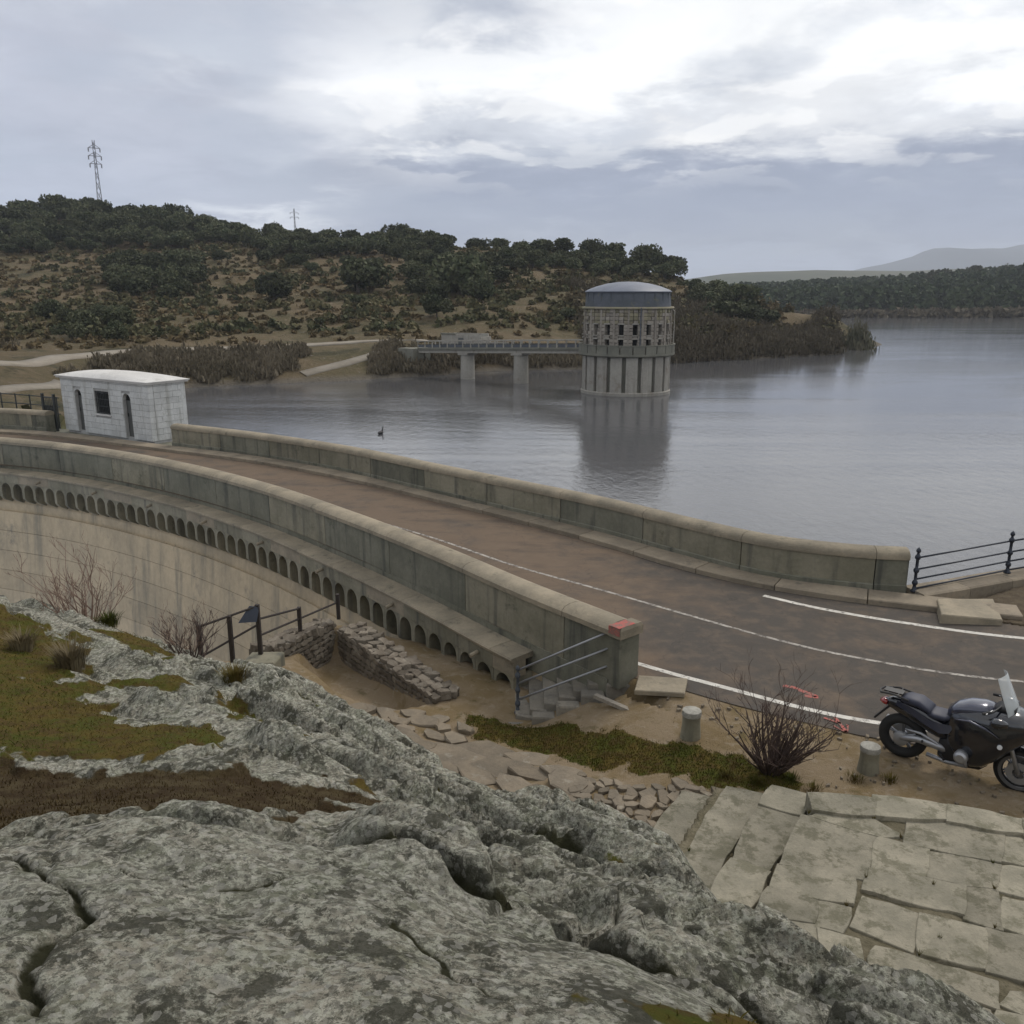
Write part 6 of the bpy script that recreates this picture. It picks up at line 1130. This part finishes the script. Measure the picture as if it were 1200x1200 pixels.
# ---------- motorcycle ----------
M_tyre = plain('tyre_rubber', (.012, .012, .012), .75); M_alloy = plain('dark_alloy', (.20, .21, .23), .35, .8); M_silver = plain('silver_casting', (.36, .37, .39), .42, .7); M_body = plain('black_blue_lacquer', (.008, .010, .016), .18, .1, 1.0)
M_panel = plain('slate_blue_lacquer', (.045, .05, .08), .22, .3, 1.0); M_seat = plain('navy_seat_vinyl', (.022, .026, .048), .6); M_plas = plain('black_plastic', (.012, .012, .013), .55); M_lens = plain('lamp_glass', (.75, .77, .8), .08, 0, 1.0); M_amber = plain('amber_lens', (.5, .12, .02), .2)
M_screen, _t, _b = _nt('tinted_screen'); _b.inputs['Base Color'].default_value = (.75, .80, .82, 1); _b.inputs['Roughness'].default_value = .12; _b.inputs['Alpha'].default_value = .36
bx, by = 5.50, 10.86; bike = empty('motorcycle', (bx, by, hz(bx, by)), math.atan2(-.92, 1.14), label='black and slate blue touring motorcycle parked on the sand beside the road', cat='motorcycle')
def wheel(x, rad, tw, fr):
    z = rad; R_ = rad-tw*.48; w_ = MB().torus(R_, tw*.48, (x, 0, z), 'y', 40, 12, .95).build('wheel', M_tyre, bike, smooth=True)
    MB().lathe([(R_-.045, -.05), (R_-.01, -.058), (R_+.006, -.045), (R_-.02, -.02), (R_-.02, .02), (R_+.006, .045), (R_-.01, .058), (R_-.045, .05), (R_-.045, -.05)], 40, (x, 0, z), 'y').build('rim', M_alloy, w_, sharp=40)
    sp = MB()
    for k in range(5 if not fr else 6):
        a = 2*math.pi*k/(5 if not fr else 6)+.3
        for da in (-.10, .10): sp.tube([(x+.05*math.cos(a), 0, z+.05*math.sin(a)), (x+(R_-.03)*math.cos(a+da), 0, z+(R_-.03)*math.sin(a+da))], [.018, .011], 6)
    sp.lathe([(.001, -.07), (.05, -.07), (.05, .07), (.001, .07)], 16, (x, 0, z), 'y'); sp.build('spokes', M_alloy, w_)
    for sy in ((-1, 1) if fr else (1,)):
        MB().lathe([(.07, sy*.075), (.15, sy*.075), (.15, sy*.08), (.07, sy*.08), (.07, sy*.075)], 28, (x, 0, z), 'y').build('brake_disc', M_silver, w_)
    return w_
wheel(0, .325, .15, False); wheel(1.44, .305, .12, True)
def part(mb, name, m, **k): return mb.build(name, m, bike, **k)
# final drive, swing arm, engine
part(MB().lathe([(.001, -.155), (.05, -.155), (.10, -.135), (.105, -.09), (.06, -.075), (.001, -.075)], 20, (0, 0, .325), 'y'), 'final_drive', M_silver, sharp=40)
part(MB().tube([(.0, -.12, .345), (.22, -.125, .40), (.42, -.12, .385), (.62, -.10, .36)], [.045, .05, .055, .06], 10), 'swing_arm', M_silver, smooth=True)
part(MB().tube([(.05, -.135, .50), (.25, -.14, .50), (.45, -.14, .43), (.60, -.12, .34)], [.012, .022, .022, .012], 8), 'torque_arm', M_silver, smooth=True)
part(MB().loft([(.48, .22, .50, .12), (.60, .18, .58, .17), (.80, .17, .60, .17), (1.0, .20, .58, .16), (1.08, .28, .52, .12)], 18, 4), 'engine_block', M_plas, smooth=True)
for sy in (-1, 1):
    part(MB().lathe([(.001, sy*.40), (.055, sy*.40), (.082, sy*.375), (.09, sy*.33), (.078, sy*.31), (.08, sy*.17), (.001, sy*.17)], 20, (.80, 0, .43), 'y'), 'cylinder_head', M_silver, sharp=35)
part(MB().tube([(.84, -.26, .36), (.86, -.22, .26), (.6, -.14, .20), (.35, -.12, .22)], [.025, .025, .028, .03], 8), 'exhaust_pipe', M_silver, smooth=True)
part(MB().tube([(.30, .17, .26), (-.05, .22, .34), (-.30, .24, .40)], [.055, .075, .065], 14), 'silencer', M_silver, smooth=True)
part(MB().tube([(.52, -.17, .30), (.60, -.30, .30)], .016, 8), 'foot_peg', M_plas); part(MB().tube([(.28, -.13, .40), (.30, -.25, .44)], .016, 8), 'foot_peg', M_plas); part(MB().tube([(.62, .12, .25), (.58, .27, .01)], .015, 6), 'side_stand', M_plas)
# bodywork
fair = part(MB().loft([(.52, .50, .86, .10), (.60, .36, 1.0, .18), (.74, .25, 1.06, .255), (.90, .22, 1.10, .30), (1.04, .27, 1.12, .325), (1.18, .42, 1.14, .335), (1.32, .60, 1.15, .31), (1.46, .74, 1.12, .25), (1.58, .82, 1.04, .17), (1.66, .88, .98, .07)], 28, 3.0), 'fairing', M_body, smooth=True)
part(MB().loft([(.54, .84, .98, .12), (.64, .86, 1.06, .17), (.78, .90, 1.12, .20), (.94, .94, 1.145, .20), (1.08, .98, 1.14, .15)], 20, 2.6), 'tank_cover', M_panel, smooth=True)
for sy in (-1, 1):
    y_ = sy*.178; part(MB().add([(-.12, sy*.10, .80), (.08, sy*.135, .74), (.30, sy*.175, .66), (.48, sy*.19, .60), (.60, sy*.20, .64), (.66, sy*.19, .78), (.56, sy*.17, .74), (.36, sy*.165, .74), (.12, sy*.14, .83), (-.10, sy*.10, .87)], [(0, 1, 8, 9) if sy < 0 else (9, 8, 1, 0), (1, 2, 7, 8) if sy < 0 else (8, 7, 2, 1), (2, 3, 6, 7) if sy < 0 else (7, 6, 3, 2), (3, 4, 5, 6) if sy < 0 else (6, 5, 4, 3)]), 'side_panel', M_panel, smooth=True)
    part(MB().tube([(.66, sy*.30, .92), (.84, sy*.335, .96), (1.02, sy*.345, .92), (1.2, sy*.345, .84)], [.008, .018, .018, .006], 6), 'fairing_trim', M_panel, smooth=True)
    part(MB().lathe([(.001, sy*.35), (.03, sy*.348), (.032, sy*.33)], 12, (1.22, 0, .72), 'y'), 'indicator', M_lens)
    mr = part(MB().loft([(.98, 1.04, 1.10, .03), (1.02, 1.02, 1.15, .07), (1.10, 1.03, 1.16, .08), (1.18, 1.06, 1.13, .03)], 14, 2.4), 'mirror', M_body, smooth=True); mr.location = (.10, sy*.39, -.03)
part(MB().loft([(-.30, .76, .82, .03), (-.18, .70, .87, .09), (.0, .64, .88, .12), (.22, .56, .86, .15), (.44, .48, .78, .16), (.58, .46, .72, .14)], 20, 2.8), 'tail_body', M_body, smooth=True)
part(MB().loft([(-.06, .86, .93, .10), (.02, .85, .965, .145), (.18, .84, .965, .155), (.30, .80, .90, .15), (.34, .78, .87, .15)], 18, 3.2), 'passenger_seat', M_seat, smooth=True)
part(MB().loft([(.30, .76, .86, .14), (.38, .75, .845, .165), (.52, .76, .845, .165), (.62, .80, .90, .14), (.68, .84, .96, .11)], 18, 3.2), 'rider_seat', M_seat, smooth=True)
rk = MB()
for sy in (-1, 1): rk.tube([(.05, sy*.15, .93), (-.15, sy*.14, .96), (-.33, sy*.10, .93), (-.36, 0, .925)], .014, 6)
rk.tube([(-.1, -.14, .955), (-.1, .14, .955)], .012, 6).tube([(-.24, -.12, .945), (-.24, .12, .945)], .012, 6).box(-.3, -.05, -.07, .07, .945, .965); part(rk, 'luggage_rack', M_plas)
part(MB().loft([(-.34, .76, .80, .05), (-.28, .74, .83, .09), (-.24, .74, .82, .09)], 12, 3), 'tail_lamp', plain('red_lens', (.25, .01, .01), .2, 0, 1), smooth=True)
V = [(-.22, -.07, .74), (-.22, .07, .74), (-.40, .06, .50), (-.40, -.06, .50), (-.20, -.07, .72), (-.20, .07, .72), (-.375, .06, .49), (-.375, -.06, .49)]
part(MB().add(V, [(0, 1, 2, 3), (7, 6, 5, 4), (0, 4, 5, 1), (2, 6, 7, 3), (1, 5, 6, 2), (3, 7, 4, 0)]), 'rear_mudguard', M_plas)
part(MB().torus(.335, .012, (1.44, 0, .305), 'y', 1, 3) if False else MB().lathe([(.318, -.075), (.335, -.06), (.342, 0), (.335, .06), (.318, .075), (.325, 0), (.318, -.075)], 18, (1.44, 0, .305), 'y', R(35), R(165)), 'front_mudguard', M_body, smooth=True)
for sy in (-1, 1): part(MB().tube([(1.44, sy*.09, .305), (1.33, sy*.10, .62), (1.22, sy*.10, .95)], [.028, .026, .026], 10), 'fork_leg', M_silver, smooth=True)
part(MB().loft([(1.54, .86, 1.02, .13), (1.62, .88, 1.0, .11), (1.665, .91, .97, .06)], 14, 2.4), 'headlight', M_lens, smooth=True)
# handlebar and screen
hb = part(MB().tube([(.98, -.36, 1.12), (1.08, -.30, 1.15), (1.14, -.12, 1.17), (1.14, .12, 1.17), (1.08, .30, 1.15), (.98, .36, 1.12)], .013, 8), 'handlebar', M_plas, smooth=True)
for sy in (-1, 1):
    MB().tube([(.98, sy*.36, 1.12), (1.06, sy*.31, 1.145)], .02, 8).build('grip', M_tyre, hb); MB().tube([(1.02, sy*.37, 1.13), (1.07, sy*.26, 1.16)], .007, 5).build('brake_lever', M_silver, hb)
part(MB().loft([(1.08, 1.08, 1.16, .14), (1.2, 1.10, 1.21, .17), (1.32, 1.10, 1.2, .14)], 14, 3), 'instrument_cowl', M_plas, smooth=True)
V = []; F = []
for j in range(9):
    t = j/8
    for i in range(9):
        u = (i-4)/4; V.append((1.36-.22*t-.10*u*u*(1-.3*t), u*(.23-.04*t*t), 1.12+.48*t-.03*u*u))
for j in range(8):
    for i in range(8): a = j*9+i; F.append((a, a+1, a+10, a+9))
ws = MB().add(V, F).build('windscreen', M_screen, bike, smooth=True); sm_ = ws.modifiers.new('thickness', 'SOLIDIFY'); sm_.thickness = .004
# pine trees on the far skyline
for i, (px_, py_, s_) in enumerate([(266, 560, 11), (283, 585, 12), (300, 600, 11), (318, 610, 13), (334, 600, 12), (350, 590, 13), (246, 560, 9), (366, 580, 14)]):
    e = empty('pine_tree', (px_, py_, float(_ff(np.array([px_]), np.array([py_]))[0])), i, label='dark pine standing above the wood on the far right skyline', cat='tree', group='pines above the far wood'); e.scale = (s_, s_, s_*1.15); link('crown', CROWNS[i % 7], e); link('trunk', TRUNKS[i % 3], e)
for i, (x, y, s_, lab) in enumerate([(42, 176, 6.2, 'left of the pair of dark round oaks on the wooded point'), (47.5, 178, 6.8, 'right of the pair of dark round oaks on the wooded point'), (52, 182, 5.4, 'smaller oak just right of the pair on the wooded point')]): oak(i+2, x, y, s_, lab)
# ---------- haze ----------
hm = bpy.data.materials.new('thin_haze'); hm.use_nodes = True; t_ = hm.node_tree; t_.nodes.clear(); ho = t_.nodes.new('ShaderNodeOutputMaterial'); hv = t_.nodes.new('ShaderNodeVolumePrincipled')
hv.inputs['Color'].default_value = (.84, .90, 1, 1); hv.inputs['Density'].default_value = .00019; t_.links.new(hv.outputs[0], ho.inputs['Volume'])
tag(MB().box(-6000, 9000, -300, 8000, -22, 370).build('haze', hm), kind='stuff')
